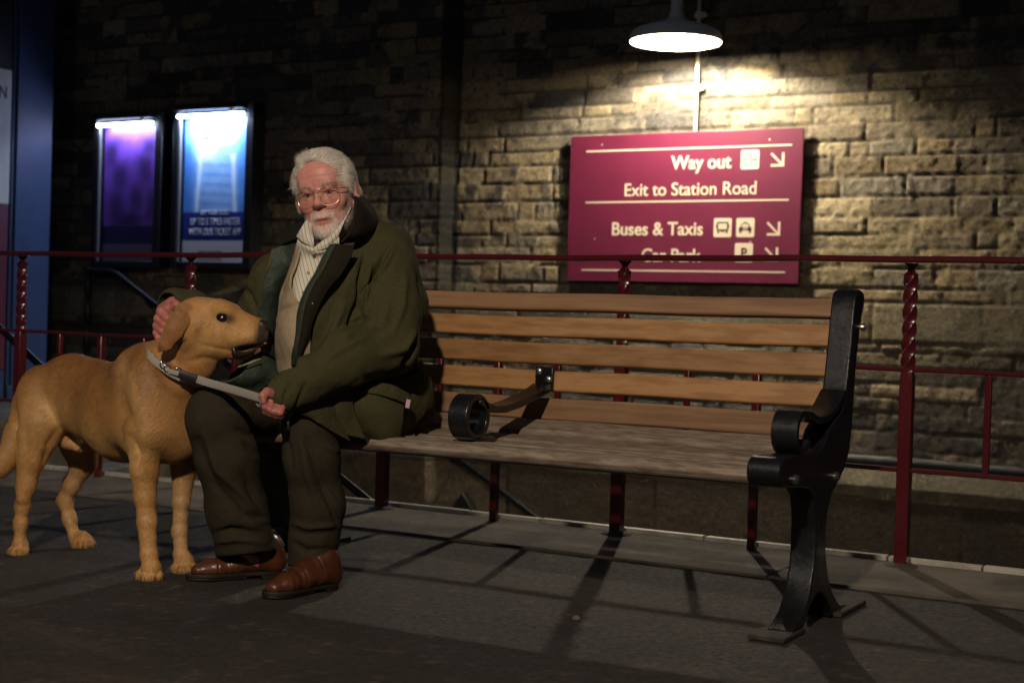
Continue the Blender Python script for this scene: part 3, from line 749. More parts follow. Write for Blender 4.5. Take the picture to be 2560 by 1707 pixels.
def folds(V, N, lines):
    """cloth folds: (points surveyed on the cloth, width, depth in m); depth < 0 sinks, > 0 raises"""
    p, _ = proj(V); face = np.clip(-(N@FW)*2, 0, 1); off = np.zeros(len(V))
    for ln, w, dep in lines:
        d, t = pdist(p, ln); off += dep*np.exp(-(d/w)**2)*np.sin(np.pi*np.clip(t*.9+.05, 0, 1))**.6
    return V + N*(off*face)[:, None]
def inpoly(p, poly):
    poly = np.array(poly, float); r = np.zeros(len(p), bool); n = len(poly); j = n-1
    for i in range(n):
        xi, yi = poly[i]; xj, yj = poly[j]
        c = ((yi > p[:, 1]) != (yj > p[:, 1])) & (p[:, 0] < (xj-xi)*(p[:, 1]-yi)/(yj-yi+1e-12)+xi); r ^= c; j = i
    return r
def crom(P, n):
    """Catmull-Rom through the points, n samples"""
    P = np.array(P, float); m = len(P); t = np.linspace(0, m-1-1e-9, n); i = t.astype(int); f = (t-i)[:, None]
    g = lambda k: P[np.clip(k, 0, m-1)]
    a, b, c, d = g(i-1), g(i), g(i+1), g(i+2)
    a = np.where((i == 0)[:, None], 2*b-c, a); d = np.where((i+2 > m-1)[:, None], 2*c-b, d)
    return .5*((2*b)+(-a+c)*f+(2*a-5*b+4*c-d)*f**2+(-a+3*b-3*c+d)*f**3)
def sheet(name, rows, th, m, parent, nu=40, nv=24, rough=.0, freq=30, color=None):
    """a cloth sheet through rows of control points (world positions), th thick"""
    R = [crom(r, nu) for r in rows]; G = np.stack([crom([R[i][j] for i in range(len(R))], nv) for j in range(nu)], 0)
    V = G.reshape(-1, 3); idx = np.arange(nu*nv).reshape(nu, nv); F = np.stack([idx[:-1, :-1], idx[1:, :-1], idx[1:, 1:], idx[:-1, 1:]], -1).reshape(-1, 4)
    N = vnormals(V, F)
    if (N@(V.mean(0)-CC)).mean() > 0: N = -N; F = F[:, ::-1]
    if rough: V = V + N*(fbm(V, freq, 3)*rough)[:, None]
    n = len(V); ring = np.concatenate([idx[:, 0], idx[-1, 1:], idx[-2::-1, -1], idx[0, -2:0:-1]])
    V2 = np.concatenate([V+N*th/2, V-N*th/2]); r2 = np.roll(ring, -1)
    side = np.stack([ring, r2, r2+n, ring+n], -1); Fa = np.concatenate([F, F[:, ::-1]+n, side, ])
    o = npmesh(name, V2-np.array(parent.location), Fa, m, parent, color=color)
    b = bmesh.new(); b.from_mesh(o.data); bmesh.ops.recalc_face_normals(b, faces=b.faces); b.to_mesh(o.data); b.free()
    return o
def strands(name, base, dirs, nrm, length, width, m, parent, colors=None, seg=3, lift=.25, curl=.0):
    """short hairs as slim tapering blades: base points, growth directions, surface normals"""
    n = len(base); L = np.asarray(length)*np.ones(n); t = np.cross(dirs, nrm); t /= np.maximum(np.linalg.norm(t, axis=1), 1e-9)[:, None]
    rnd = RNG.normal(0, 1, (n, 3)); Vs = []; 
    for k in range(seg+1):
        s_ = k/seg; wv = width*(1-s_*.85)
        P = base + dirs*(L*s_)[:, None] + nrm*(L*lift*np.sin(s_*1.9))[:, None] + rnd*(L*curl*s_*s_)[:, None]
        Vs += [P - t*wv/2, P + t*wv/2]
    V = np.stack(Vs, 1).reshape(-1, 3); o = (np.arange(n)*(2*(seg+1)))[:, None]
    F = np.concatenate([o+np.array([[2*k, 2*k+1, 2*k+3, 2*k+2]]) for k in range(seg)])
    c = np.repeat(colors, 2*(seg+1), axis=0) if colors is not None else None
    return npmesh(name, V, F, m, parent, color=c)
def sample(V, F, N, n, w=None):
    a = np.linalg.norm(np.cross(V[F[:, 2]]-V[F[:, 0]], V[F[:, 3]]-V[F[:, 1]]), axis=1)
    if w is not None: a = a*w[F].mean(1)
    f = RNG.choice(len(F), n, p=a/a.sum()); u = RNG.random((n, 1)); v = RNG.random((n, 1))
    q = lambda A: (A[F[f, 0]]*(1-u)+A[F[f, 1]]*u)*(1-v)+(A[F[f, 3]]*(1-u)+A[F[f, 2]]*u)*v
    nn = q(N); return q(V), nn/np.linalg.norm(nn, axis=1)[:, None], F[f, 0]

M['fur'] = mat('golden_fur', (1,1,1), .78, attr=True, noise=(75,.35,.7,(1,1,1)), color2=(.92,.89,.86), bump=[(130,.06,.003),(420,.3,.0015)], sheen=.15)
M['fur_hair'] = mat('golden_hair', (1,1,1), .5, attr=True, spec=.4)
M['eye'] = mat('dark_eye', (.012,.008,.006), .05, coat=1)
M['nose'] = mat('nose_leather', (.020,.014,.012), .38, bump=(300,.5,.002))
M['tongue'] = mat('tongue_pink', (.50,.16,.14), .35)
M['lip'] = mat('dark_lip', (.022,.013,.012), .3)

# ---------------------------------------------------------------- dog
def dog():
    t = thing('labrador', 'golden labrador standing beside the seated man, a woven lead round its neck', 'dog', tuple(W(230,1290,4.25)*[1,1,0]))
    o0 = np.array(t.location)
    LAT = np.array([-.10,.995,0.]); LAT /= np.linalg.norm(LAT)
    s = SDF(); Q = lambda x, y, d: W(x, y, d)
    sq = (LAT, .78)
    # trunk
    s.chain([(Q(105,903,4.47),.088),(Q(168,900,4.42),.105),(Q(225,922,4.36),.113),(Q(290,944,4.27),.140),(Q(350,935,4.17),.140)], k=.04, sq=sq)
    s.cone(Q(335,860,4.18), Q(395,985,4.13), .082, .078, k=.06)                 # shoulders and chest
    s.cone(Q(392,900,4.12), Q(398,1010,4.12), .072, .050, k=.06)
    s.cone(Q(362,880,4.16), Q(432,800,4.10), .098, .074, k=.06)                # neck
    s.cone(Q(405,905,4.10), Q(455,835,4.06), .062, .052, k=.05)
    s.cone(Q(345,850,4.06), Q(350,985,4.05), .050, .055, k=.05)                # near shoulder blade
    s.cone(Q(300,960,4.18), Q(330,1010,4.10), .060, .055, k=.05)
    # near fore leg
    s.chain([(Q(338,985,4.07),.058),(Q(334,1075,4.07),.0375),(Q(334,1140,4.07),.0285),(Q(338,1195,4.07),.0250),(Q(342,1270,4.066),.0205),(Q(346,1302,4.06),.022)], k=.012)
    # far fore leg
    s.chain([(Q(420,985,4.20),.058),(Q(424,1070,4.21),.036),(Q(417,1150,4.21),.0225),(Q(413,1215,4.215),.0185),(Q(416,1270,4.21),.0170),(Q(422,1290,4.20),.019)], k=.012)
    # near hind leg
    s.chain([(Q(94,905,4.42),.074),(Q(94,970,4.40),.062),(Q(78,1050,4.39),.036),(Q(62,1110,4.395),.0260),(Q(52,1158,4.40),.0210),(Q(47,1200,4.405),.0190),(Q(46,1245,4.41),.0190)], k=.02, sq=(LAT, .85))
    s.cone(Q(64,1000,4.40), Q(52,1140,4.38), .030, .014, k=.02)
    s.cone(Q(116,955,4.40), Q(102,1012,4.39), .046, .030, k=.04)
    # far hind leg
    s.chain([(Q(140,930,4.56),.072),(Q(186,1030,4.58),.050),(Q(192,1062,4.58),.036),(Q(166,1110,4.59),.0245),(Q(149,1145,4.60),.021),(Q(160,1190,4.60),.0165),(Q(172,1232,4.59),.0165)], k=.02)
    # tail
    s.chain([(Q(60,930,4.47),.040),(Q(42,1000,4.47),.034),(Q(28,1040,4.46),.032),(Q(0,1068,4.44),.031),(Q(-45,1088,4.42),.026),(Q(-95,1092,4.40),.018),(Q(-130,1082,4.39),.010)], k=.03)
    s.cone(Q(158,1010,4.44), Q(184,1022,4.42), .026, .016, k=.02)
    # paws: a pad and four toes each
    def paw(c, dirv, sc=1.0, d=4.07):
        f = np.array(dirv, float); f /= np.linalg.norm(f); l = np.array([-f[1], f[0], 0]); c = np.array([c[0], c[1], 0.])
        s.ell(c+[0,0,.020*sc], np.array([.030,.032,.021])*sc, k=.015)
        for j, (a, fo) in enumerate(((-.024,.020),(-.0085,.034),(.0085,.034),(.024,.020))):
            b0 = c + l*a*.7*sc + f*.004 + [0,0,.026*sc]; b1 = c + l*a*1.05*sc + f*fo*sc + [0,0,.0145*sc]
            s.cone(b0, b1, .0118*sc, .0122*sc, k=.0035)
    G = {}
    for nm, (x, y, z) in dict(nf=(346,1318,0), ff=(424,1302,0), nh=(47,1262,0), fh=(190,1246,0)).items():
        r = FW + RT*(x-1176)/_F - UP*(y-784)/_F; G[nm] = CC + r*((.012-.75)/r[2])
    paw(G['nf'], (.55,-.85,0), .98); paw(G['ff'], (.62,-.7,0), .90); paw(G['nh'], (.45,-.9,0), .82); paw(G['fh'], (.75,-.6,0), .95)
    s.cone(Q(172,1230,4.59), G['fh']+[0,0,.018], .0165, .019, k=.01)
    s.cone(Q(46,1245,4.41), G['nh']+[0,0,.020], .0185, .021, k=.01)
    s.cone(Q(348,1300,4.06), G['nf']+[0,0,.022], .0215, .023, k=.01)
    s.cone(Q(422,1288,4.20), G['ff']+[0,0,.022], .019, .021, k=.01)
    # head; HL is across the head (away from the camera), it looks to the right of the picture
    HL = FW*.97 + RT*.10; HL /= np.linalg.norm(HL)
    dC = 4.05
    def h(x, y, lat=0): return W(x, y, dC) + HL*lat
    s.ell(h(462,742), (.070,.070,.064), k=.03)
    s.cone(h(455,738,.012), h(512,738,.0), .062, .052, k=.035)
    s.cone(h(436,762,0), h(462,792,0), .056, .048, k=.04)                       # jaw muscle, throat
    s.cone(h(470,785,-.012), h(520,788,-.006), .043, .034, k=.03)
    for sd in (-1, 1):
        s.cone(h(500,708,.034*sd), h(530,713,.029*sd), .024, .017, k=.018)      # brows
        s.cone(h(505,758,.036*sd), h(545,770,.024*sd), .022, .018, k=.025)     # cheeks
    s.cone(h(525,748), h(583,761), .038, .0325, k=.03)                          # muzzle
    s.cone(h(540,735), h(590,748), .024, .020, k=.02)
    for sd in (-1, 1): s.cone(h(548,778,.019*sd), h(594,774,.013*sd), .0235, .0205, k=.018)   # flews
    s.cone(h(596,752), h(603,752), .020, .017, k=.012)
    s.cone(h(500,806,0), h(560,813,0), .022, .013, k=.02); s.cone(h(560,813,0), h(590,803,0), .013, .010, k=.012)    # lower jaw
    s.cone(h(556,800,.0), h(602,790,.0), .0085, .0065, k=.006, sub=True, sq=(HL, 3.6))   # the open mouth
    for sd in (-1, 1): s.ell(h(521,731,.0455*sd), (.0145,.0145,.0125), k=.008, sub=True)
    # ear hanging back on the near side, and the far one
    ears = []
    def flap(side, pts, th):
        if side < 0: ears.extend(pts)
        for (a, ra), (b, rb) in zip(pts[:-1], pts[1:]): s.cone(a, b, ra, rb, k=.012, sq=(HL, th))
    flap(-1, [(h(440,712,-.062),.022),(h(432,735,-.077),.030),(h(420,762,-.082),.027),(h(402,788,-.080),.019),(h(388,803,-.076),.009)], .24)
    s.cone(h(448,730,-.062), h(436,770,-.072), .018, .012, k=.012, sq=(HL, .5))
    flap(1, [(h(440,716,.062),.020),(h(428,740,.078),.026),(h(415,768,.080),.018)], .26)
    V, F = s.mesh(np.array([-3.75,2.85,-.01]), np.array([-2.45,3.62,.90]), .0036)
    V = smooth_mesh(V, F, 1, .5); V[:, 2] = np.maximum(V[:, 2], .0005)
    N = vnormals(V, F); p, d = proj(V)
    near = np.clip(-(N@FW)*2, 0, 1)
    # muscle and skin folds
    V = folds(V, N, [([(262,870),(285,930),(312,990)],16,-.007),([(305,1000),(322,1040),(318,1075)],8,-.008),([(140,975),(120,930),(128,880)],16,-.006),([(100,1080),(112,1020),(134,985)],9,-.008),([(355,800),(385,850),(430,880)],12,-.006),([(372,790),(400,840),(450,862)],9,.004),
        ([(345,830),(372,875),(420,905)],10,.004),([(75,900),(60,960),(62,1030)],9,-.004),([(430,830),(470,822),(505,830)],7,-.004),([(455,790),(500,800),(540,806)],6,-.003),([(478,715),(500,745),(498,770)],8,-.002)])
    V = V + N*(fbm(V, 12, 2)*.0028 + fbm(V, 45, 2)*.0005)[:, None]
    N = vnormals(V, F)
    # coat colouring
    base = np.array([.50,.268,.090]); red = np.array([.27,.108,.027]); pale = np.array([.74,.47,.20])
    C = np.tile(base, (len(V), 1))
    def g(x, y, a, b, ang=0):
        dx = p[:, 0]-x; dy = p[:, 1]-y; c_, s_ = cos(radians(ang)), sin(radians(ang)); u = dx*c_+dy*s_; v = -dx*s_+dy*c_
        return np.exp(-((u/a)**2+(v/b)**2))[:, None]
    def mix(C, k, c): return C*(1-k)+c*k
    wob = fbm(V, 9, 4, 31)[:, None]
    inhead = g(490,760,150,110)
    back = sstep(.43, .62, V[:, 2]+.02*wob[:, 0])[:, None]*(1-np.clip(inhead*1.2, 0, 1)); C = mix(C, back*.65, red)
    C = mix(C, g(200,905,85,52,12)*.5, red); C = mix(C, g(372,870,55,30,40)*.5, red); C = mix(C, g(300,860,14,60,-18)*.6, pale)
    C = mix(C, g(118,950,34,42)*.75, pale); C = mix(C, g(60,980,20,60)*.45, pale); C = mix(C, g(298,905,20,55,-20)*.7, pale); C = mix(C, g(340,1020,26,40)*.4, pale); C = mix(C, g(300,1040,30,22,20)*.7, pale); C = mix(C, g(75,940,14,60,10)*.4, pale)
    C = mix(C, g(370,950,36,60)*.4, pale); C = mix(C, g(230,1000,70,26,14)*.35, pale); C = mix(C, g(340,1110,30,80)*.15, pale); C = mix(C, g(180,1020,26,20)*.8, pale); C = mix(C, g(170,1110,30,70)*.35, np.array([.5,.37,.24])); C = mix(C, g(420,1150,40,110)*.45, np.array([.55,.40,.24]))
    leg = sstep(.26, .12, V[:, 2])[:, None]; C = mix(C, leg*.25, pale); C = mix(C, g(55,1240,40,200)*.2, base)
    # head
    C = mix(C, g(470,750,70,60)*.45, np.array([.52,.29,.10])); C = mix(C, g(552,766,34,20,8)*.5, pale); C = mix(C, g(500,765,34,34)*.45, pale)
    lip = g(470,690,40,14)*.3; C = mix(C, lip, pale)
    de = np.full(len(V), 9.)
    for (a_, ra), (b_, rb) in zip(ears[:-1], ears[1:]):
        ab = b_-a_; q_ = (V-a_); q_ = q_-np.outer(q_@HL, HL)*.0; t_ = np.clip((q_@ab)/(ab@ab), 0, 1); w_ = q_-t_[:, None]*ab; lat_ = w_@HL; w_ = w_-np.outer(lat_, HL)
        de = np.minimum(de, np.linalg.norm(w_, axis=1)-(ra+t_*(rb-ra)) + 9*(np.abs(lat_) > .020))
    ear = sstep(.006, -.010, de)[:, None]
    C = mix(C, ear*.85, np.array([.25,.105,.034])); C = mix(C, g(456,735,9,14,20)*.55, np.array([.5,.31,.20])); C = mix(C, g(455,762,9,16,15)*.6, np.array([.20,.08,.03])); C = mix(C, g(430,800,26,12,-35)*.5, np.array([.16,.065,.025]))
    C = mix(C, g(420,840,60,18,20)*.35, red); C = mix(C, g(490,868,26,22)*.5, pale)
    # dark points
    dk = np.array([.022,.015,.012])
    C = mix(C, np.minimum(g(522,731,17,10.5,8)*1.5,1)*.93, np.array([.05,.024,.014])); C = mix(C, np.minimum(g(606,760,15,22)*1.9,1)*.97, dk); C = mix(C, np.minimum(g(600,780,13,11)*1.6,1)*.9, dk)
    d_, _ = pdist(p, [(545,806),(560,797),(585,792),(606,786)]); C = mix(C, np.exp(-(d_/8)**2)[:, None]*.97, dk)
    d_, _ = pdist(p, [(548,812),(570,811),(592,800)]); C = mix(C, np.exp(-(d_/5.0)**2)[:, None]*.7, dk)
    for x, y in ((566,776),(572,781),(577,775),(583,781),(570,787),(577,790),(588,786)): C = mix(C, g(x,y,1.5,1.4)*.75, dk)
    for (x, y) in ((338,1322),(348,1326),(358,1322),(418,1306),(428,1306),(40,1272),(50,1274),(60,1268),(192,1250),(202,1246)): C = mix(C, g(x,y,2.5,6)*.55, np.array([.10,.05,.025]))
    C = C*(1+.10*wob+.05*fbm(V, 40, 3, 12)[:, None])
    C = np.clip(C, .008, .8)
    o = npmesh('body', V-o0, F, M['fur'], t, color=C)
    # short coat
    flow = np.zeros_like(V)
    bodyflow = -RT*.75 + np.array([0,0,-.6])
    legw = sstep(.34, .22, V[:, 2])[:, None]
    flow = bodyflow*(1-legw) + np.array([0,0,-1.])*legw
    hw_ = np.clip(inhead*1.5, 0, 1); flow = flow*(1-hw_) + (-RT+np.array([0,0,-.25]))*hw_
    wgt = np.clip(-(N@FW)+.45, 0, 1)*(1-np.minimum(1.6*np.exp(-(((p[:,0]-608)/15)**2+((p[:,1]-762)/24)**2)), 1)); wgt[V[:, 2] < .006] = 0
    d_, _ = pdist(p, [(545,806),(560,797),(585,792),(606,786)]); wgt = wgt*(1-np.exp(-(d_/9)**2)); wgt = wgt*(1-np.exp(-(((p[:,0]-521)/16)**2+((p[:,1]-731)/11)**2)))
    B, NN, ii = sample(V, F, N, 110000, wgt)
    D = flow[ii] + RNG.normal(0, .16, (len(B), 3)); D = D-NN*(D*NN).sum(1)[:, None]; D /= np.linalg.norm(D, axis=1)[:, None]
    ln = np.where(hw_[ii, 0] > .5, .007, .0145)*RNG.uniform(.7, 1.25, len(B))
    hc = C[ii]*RNG.uniform(.82, 1.25, (len(B), 1))
    strands('coat_hair', B-NN*.0008-o0, D, NN, ln, .0012, M['fur_hair'], t, colors=hc, seg=2, lift=.22)['kind'] = 'stuff'
    # eye, nose, tongue, lips, teeth line
    for sd in (-1, 1):
        c = h(521,731,.0400*sd)-o0; b = MB(); b.sphere(tuple(c), .0128, 12); e = b.build('eye', M['eye'], t, smooth=True)
        b = MB(); ring = [tuple(c + HL*sd*.0040 + RT*.0128*cos(a)*1.06 + UP*.0108*sin(a)) for a in np.linspace(0, 2*pi, 24)]
        b.tube(ring, .0019, 8, cap=False); b.build('eyelid', M['lip'], e, smooth=True)
    s2 = SDF(); s2.ell(h(603,752), (.0215,.0200,.0180), k=.01, R=np.stack([RT, HL, UP], 1)); s2.cone(h(600,745,-.009), h(600,745,.009), .012, .012, k=.01); s2.cone(h(606,762,0), h(604,774,0), .007, .006, k=.008)
    for sd in (-1, 1): s2.cone(h(608,753,.010*sd), h(604,756,.018*sd), .0052, .0040, k=.004, sub=True)
    a0 = h(604,755)-.05; v, f = s2.mesh(a0, a0+.1, .0016); npmesh('nose', v-o0, f, M['nose'], t)
    s3 = SDF(); s3.chain([(h(585,797,0),.007),(h(597,790,0),.0075),(h(606,787,-.004),.0060),(h(609,789,-.006),.0045)], k=.01, sq=(UP, .5))
    a0 = h(590,797)-.06; v, f = s3.mesh(a0, a0+.12, .0018); npmesh('tongue', v-o0, f, M['tongue'], t)
    for sd in (-1, 1):
        b = MB(); b.tube([tuple(q-o0) for q in (h(544,800,.031*sd), h(546,810,.031*sd), h(553,815,.027*sd), h(566,813,.021*sd), h(582,808,.014*sd), h(593,800,.006*sd))], [.006,.0095,.0095,.0065,.005,.0035], 10, flat=1.0)
        b.build('lip', M['lip'], t, smooth=True)
    return t
dog()

# ================================================================ the seated man
M['skin'] = mat('skin', (1,1,1), .46, attr=True, bump=[(260,.25,.0015),(70,.12,.002)], spec=.4)
M['skin'].node_tree.nodes['Principled BSDF'].inputs['Subsurface Weight'].default_value = .12
M['skin'].node_tree.nodes['Principled BSDF'].inputs['Subsurface Scale'].default_value = .006
M['hair'] = mat('grey_hair', (1,1,1), .45, attr=True, spec=.4)
M['hair_base'] = mat('grey_hair_base', (.62,.57,.49), .6, noise=(40,.35,.65,(1,1,1)), color2=(.42,.385,.33), bump=[(120,.5,.003)])
M['coat'] = mat('olive_wool', (.060,.058,.024), .92, noise=(150,.3,.7), color2=(.043,.040,.018), bump=[(420,.5,.0015),(30,.25,.006)], spec=.2)
M['corduroy'] = mat('dark_corduroy', (.016,.014,.009), .9, bump=[(160,.4,.002)], spec=.15)
M['lining'] = mat('green_quilted_lining', (.013,.024,.015), .65, noise=(16,.35,.65), color2=(.022,.038,.024), bump=[(24,.6,.010)])
M['trouser'] = mat('brown_moleskin', (.033,.027,.015), .88, noise=(90,.3,.7), color2=(.026,.021,.014), bump=[(380,.4,.0012),(22,.2,.006)], spec=.2)
M['knit'] = mat('beige_knit', (.40,.31,.20), .9, noise=(60,.3,.7), color2=(.32,.245,.16), bump=[(300,.5,.002),(25,.25,.006)])
M['leather'] = mat('brown_leather', (.105,.033,.013), .36, noise=(9,.35,.65), color2=(.055,.016,.008), bump=[(60,.35,.004),(16,.4,.008)], coat=.2)
M['sock'] = mat('dark_sock', (.012,.012,.014), .9)
M['sole'] = mat('dark_sole', (.018,.013,.010), .5)
M['gold'] = mat('thin_gold_metal', (.50,.40,.30), .28, 1)
M['brass'] = mat('brass_zip', (.45,.38,.22), .4, 1)
M['chrome'] = mat('bright_metal', (.75,.75,.75), .15, 1)
M['label'] = mat('pink_label', (.55,.33,.42), .7)
M['web'] = mat('woven_lead', (.40,.38,.33), .8)
M['dark_leather'] = mat('dark_leather', (.020,.012,.010), .4)
def stripes(m, ax, scale, thin, dark, col):
    nt = m.node_tree; n = nt.nodes; L = nt.links; b = n['Principled BSDF']
    tc = n.new('ShaderNodeTexCoord'); vm = n.new('ShaderNodeVectorMath'); vm.operation = 'DOT_PRODUCT'; vm.inputs[1].default_value = ax
    L.new(tc.outputs['Object'], vm.inputs[0])
    m1 = n.new('ShaderNodeMath'); m1.operation = 'MULTIPLY'; m1.inputs[1].default_value = scale; L.new(vm.outputs['Value'], m1.inputs[0])
    m2 = n.new('ShaderNodeMath'); m2.operation = 'FRACT'; L.new(m1.outputs[0], m2.inputs[0])
    m3 = n.new('ShaderNodeMath'); m3.operation = 'LESS_THAN'; m3.inputs[1].default_value = thin; L.new(m2.outputs[0], m3.inputs[0])
    mx = n.new('ShaderNodeMix'); mx.data_type = 'RGBA'; mx.inputs[6].default_value = col+(1,); mx.inputs[7].default_value = dark+(1,)
    L.new(m3.outputs[0], mx.inputs[0]); L.new(mx.outputs[2], b.inputs['Base Color'])
def man():
    t = thing('person', 'white-haired bearded man in glasses and olive coat sitting on the bench, stroking the labrador', 'person', (-2.47,3.55,0))
    o0 = np.array(t.location)
    def put(name, s, lo, hi, res, m, parent=t, sm=1, fl=None, noise=None, color=None, clampz=None):
        V, F = s.mesh(lo, hi, res)
        if sm: V = smooth_mesh(V, F, sm, .5)
        N = vnormals(V, F)
        if fl: V = folds(V, N, fl); N = vnormals(V, F)
        if noise:
            for fr, am in noise: V = V + N*(fbm(V, fr, 3)*am)[:, None]
        if clampz is not None: V[:, 2] = np.maximum(V[:, 2], clampz)
        c = color(V, N) if color else None
        return npmesh(name, V-o0, F, m, parent, color=c), V, F, N
    # ---------- head frame
    roll = radians(8.5); yaw = radians(9); pit = radians(4)
    up = UP*cos(roll) - RT*sin(roll); rt = RT*cos(roll) + UP*sin(roll); fw = -FW
    fwd = fw*cos(yaw) - rt*sin(yaw); rt = rt*cos(yaw) + fw*sin(yaw)
    f2 = fwd*cos(pit) - up*sin(pit); up = up*cos(pit) + fwd*sin(pit); fwd = f2
    HO = W(731,444,4.03) - fwd*.078
    R = np.stack([rt, fwd, up], 1)
    def hp(x, y, z): return HO + rt*x + fwd*y + up*z
    s = SDF()
    s.ell(hp(0,-.010,.035), (.080,.098,.088), k=.02, R=R)
    s.ell(hp(0,.018,-.028), (.0665,.070,.090), k=.03, R=R)
    s.cone(hp(0,.03,-.070), hp(0,.058,-.098), .046, .024, k=.025)
    s.cone(hp(-.050,-.01,-.045), hp(-.018,.052,-.100), .018, .020, k=.025); s.cone(hp(.050,-.01,-.045), hp(.018,.052,-.100), .018, .020, k=.025)
    s.ell(hp(0,.064,-.108), (.018,.015,.013), k=.015, R=R)
    s.cone(hp(-.036,.073,.019), hp(.036,.073,.019), .0115, k=.014); s.ell(hp(0,.060,.050), (.052,.024,.030), k=.025, R=R)
    for q in (-1, 1):
        s.ell(hp(.045*q,.056,-.030), (.019,.016,.015), k=.02, R=R)
        s.ell(hp(.030*q,.090,-.002), (.0170,.0145,.0105), k=.010, sub=True, R=R)
    for q in (-1, 1):
        s.cone(hp(.017*q,.078,.0045), hp(.030*q,.0830,.0070), .0045, .0054, k=.004); s.cone(hp(.030*q,.0830,.0070), hp(.045*q,.070,.0015), .0054, .0045, k=.004)
        s.cone(hp(.018*q,.077,-.0085), hp(.031*q,.0795,-.0115), .0035, .0042, k=.004); s.cone(hp(.031*q,.0795,-.0115), hp(.043*q,.070,-.0065), .0042, .0035, k=.004)
        s.ell(hp(.031*q,.073,-.020), (.015,.008,.006), k=.008, R=R)
    s.cone(hp(0,.080,.006), hp(0,.099,-.026), .0075, .0095, k=.010); s.ell(hp(0,.1015,-.0295), (.0118,.0118,.0105), k=.006, R=R)
    for q in (-1, 1): s.ell(hp(.0125*q,.092,-.033), (.0078,.0105,.0078), k=.005, R=R); s.ell(hp(.0062*q,.0975,-.0415), (.0036,.005,.0034), k=.003, sub=True, R=R)
    s.ell(hp(0,.066,-.064), (.031,.021,.022), k=.012, R=R)
    s.chain([(hp(-.021,.076,-.0725),.0035),(hp(-.008,.0865,-.0685),.0052),(hp(0,.0865,-.0692),.0048),(hp(.008,.0865,-.0685),.0052),(hp(.021,.076,-.0725),.0035)], k=.004)
    s.chain([(hp(-.017,.076,-.078),.004),(hp(0,.083,-.081),.0062),(hp(.017,.076,-.078),.004)], k=.005)
    s.chain([(hp(-.022,.083,-.0745),.0013),(hp(0,.0935,-.0740),.0021),(hp(.022,.083,-.0745),.0013)], k=.0025, sub=True)
    for q in (-1, 1):
        Re = np.stack([rt*cos(.35)+fwd*sin(.35)*(-q)*-1, fwd*cos(.35)-rt*sin(.35)*(-q)*-1, up], 1)
        s.ell(hp(.084*q,-.012,-.010), (.0085,.020,.033), k=.006, R=R); s.ell(hp(.0945*q,-.009,-.004), (.0065,.010,.018), k=.006, sub=True, R=R); s.ell(hp(.082*q,-.006,-.036), (.006,.009,.009), k=.005, R=R)
    # neck, trunk, arms, legs inside the clothes
    neck0 = hp(0,-.022,-.07); neck1 = W(757,600,4.20)
    s.cone(neck0, neck1, .056, .064, k=.03); s.cone(hp(0,.006,-.10), W(735,585,4.13), .030, .034, k=.03)
    s.cone(neck1, W(775,680,4.27), .070, .085, k=.03); s.cone(W(775,680,4.27), W(830,890,4.33), .085, .095, k=.03)
    s.cone(W(650,640,4.30), W(870,630,4.20), .040, .040, k=.03)
    s.chain([(W(885,632,4.16),.038),(W(903,795,4.05),.032),(W(650,908,3.87),.027),(W(634,918,3.852),.025)], k=.01)
    s.chain([(W(635,650,4.30),.038),(W(533,765,4.36),.032),(W(418,706,4.235),.027),(W(400,703,4.215),.027)], k=.01)
    s.chain([(W(815,915,4.37),.065),(W(498,955,4.055),.045),(W(560,1250,4.115),.030),(W(585,1288,4.125),.024)], k=.01)
    s.chain([(W(905,940,4.29),.065),(W(712,1000,3.985),.042),(W(722,1270,4.01),.028),(W(735,1310,4.02),.024)], k=.01)
    # left hand: curled round the lead
    LH = lambda x, y, d=3.83: W(x, y, d)
    s.ell(LH(622,921,3.845), (.036,.019,.025), k=.012, R=np.stack([RT*.75-UP*.66, -FW, RT*.66+UP*.75], 1))
    s.chain([(LH(632,907,3.836),.0135),(LH(614,900,3.822),.0125),(LH(604,909,3.812),.0110),(LH(606,922,3.808),.0092)], k=.004)
    for i, (x, y, dx) in enumerate(((609,932,-1),(620,938,0),(632,943,1),(643,945,2))):
        s.chain([(LH(x+5,y-10,3.830),.0105),(LH(x,y+2,3.814),.0098),(LH(x+1+dx*.4,y+13-i,3.826),.0090),(LH(x+6,y+12-i,3.848),.0080)], k=.0018)
    # right hand on the dog's neck: back of the hand up, four fingers side by side, thumb along the skull
    RH = lambda x, y, d: W(x, y, d)
    s.ell(RH(386,718,4.19), (.036,.028,.022), k=.012, R=np.stack([RT*.55+UP*.83, RT*.83-UP*.55, -FW], 1))
    s.cone(RH(402,704,4.21), RH(380,716,4.19), .026, .026, k=.012)
    for i, (kx, ky, tx, ty, r0) in enumerate(((371,716,401,742,.0138),(364,732,395,754,.0135),(361,748,387,768,.0128),(360,764,374,783,.0112))):
        kd = 4.165+.004*i
        s.chain([(RH(kx+14,ky-10,kd+.015),r0),(RH(kx,ky,kd),r0*1.02),(RH((kx*.45+tx*.55)-3,(ky*.45+ty*.55)+1,kd-.012),r0*.95),(RH(tx,ty,kd-.002),r0*.80)], k=.0035)
    s.chain([(RH(393,708,4.18),.014),(RH(405,700,4.165),.0125),(RH(416,706,4.155),.0105)], k=.006)
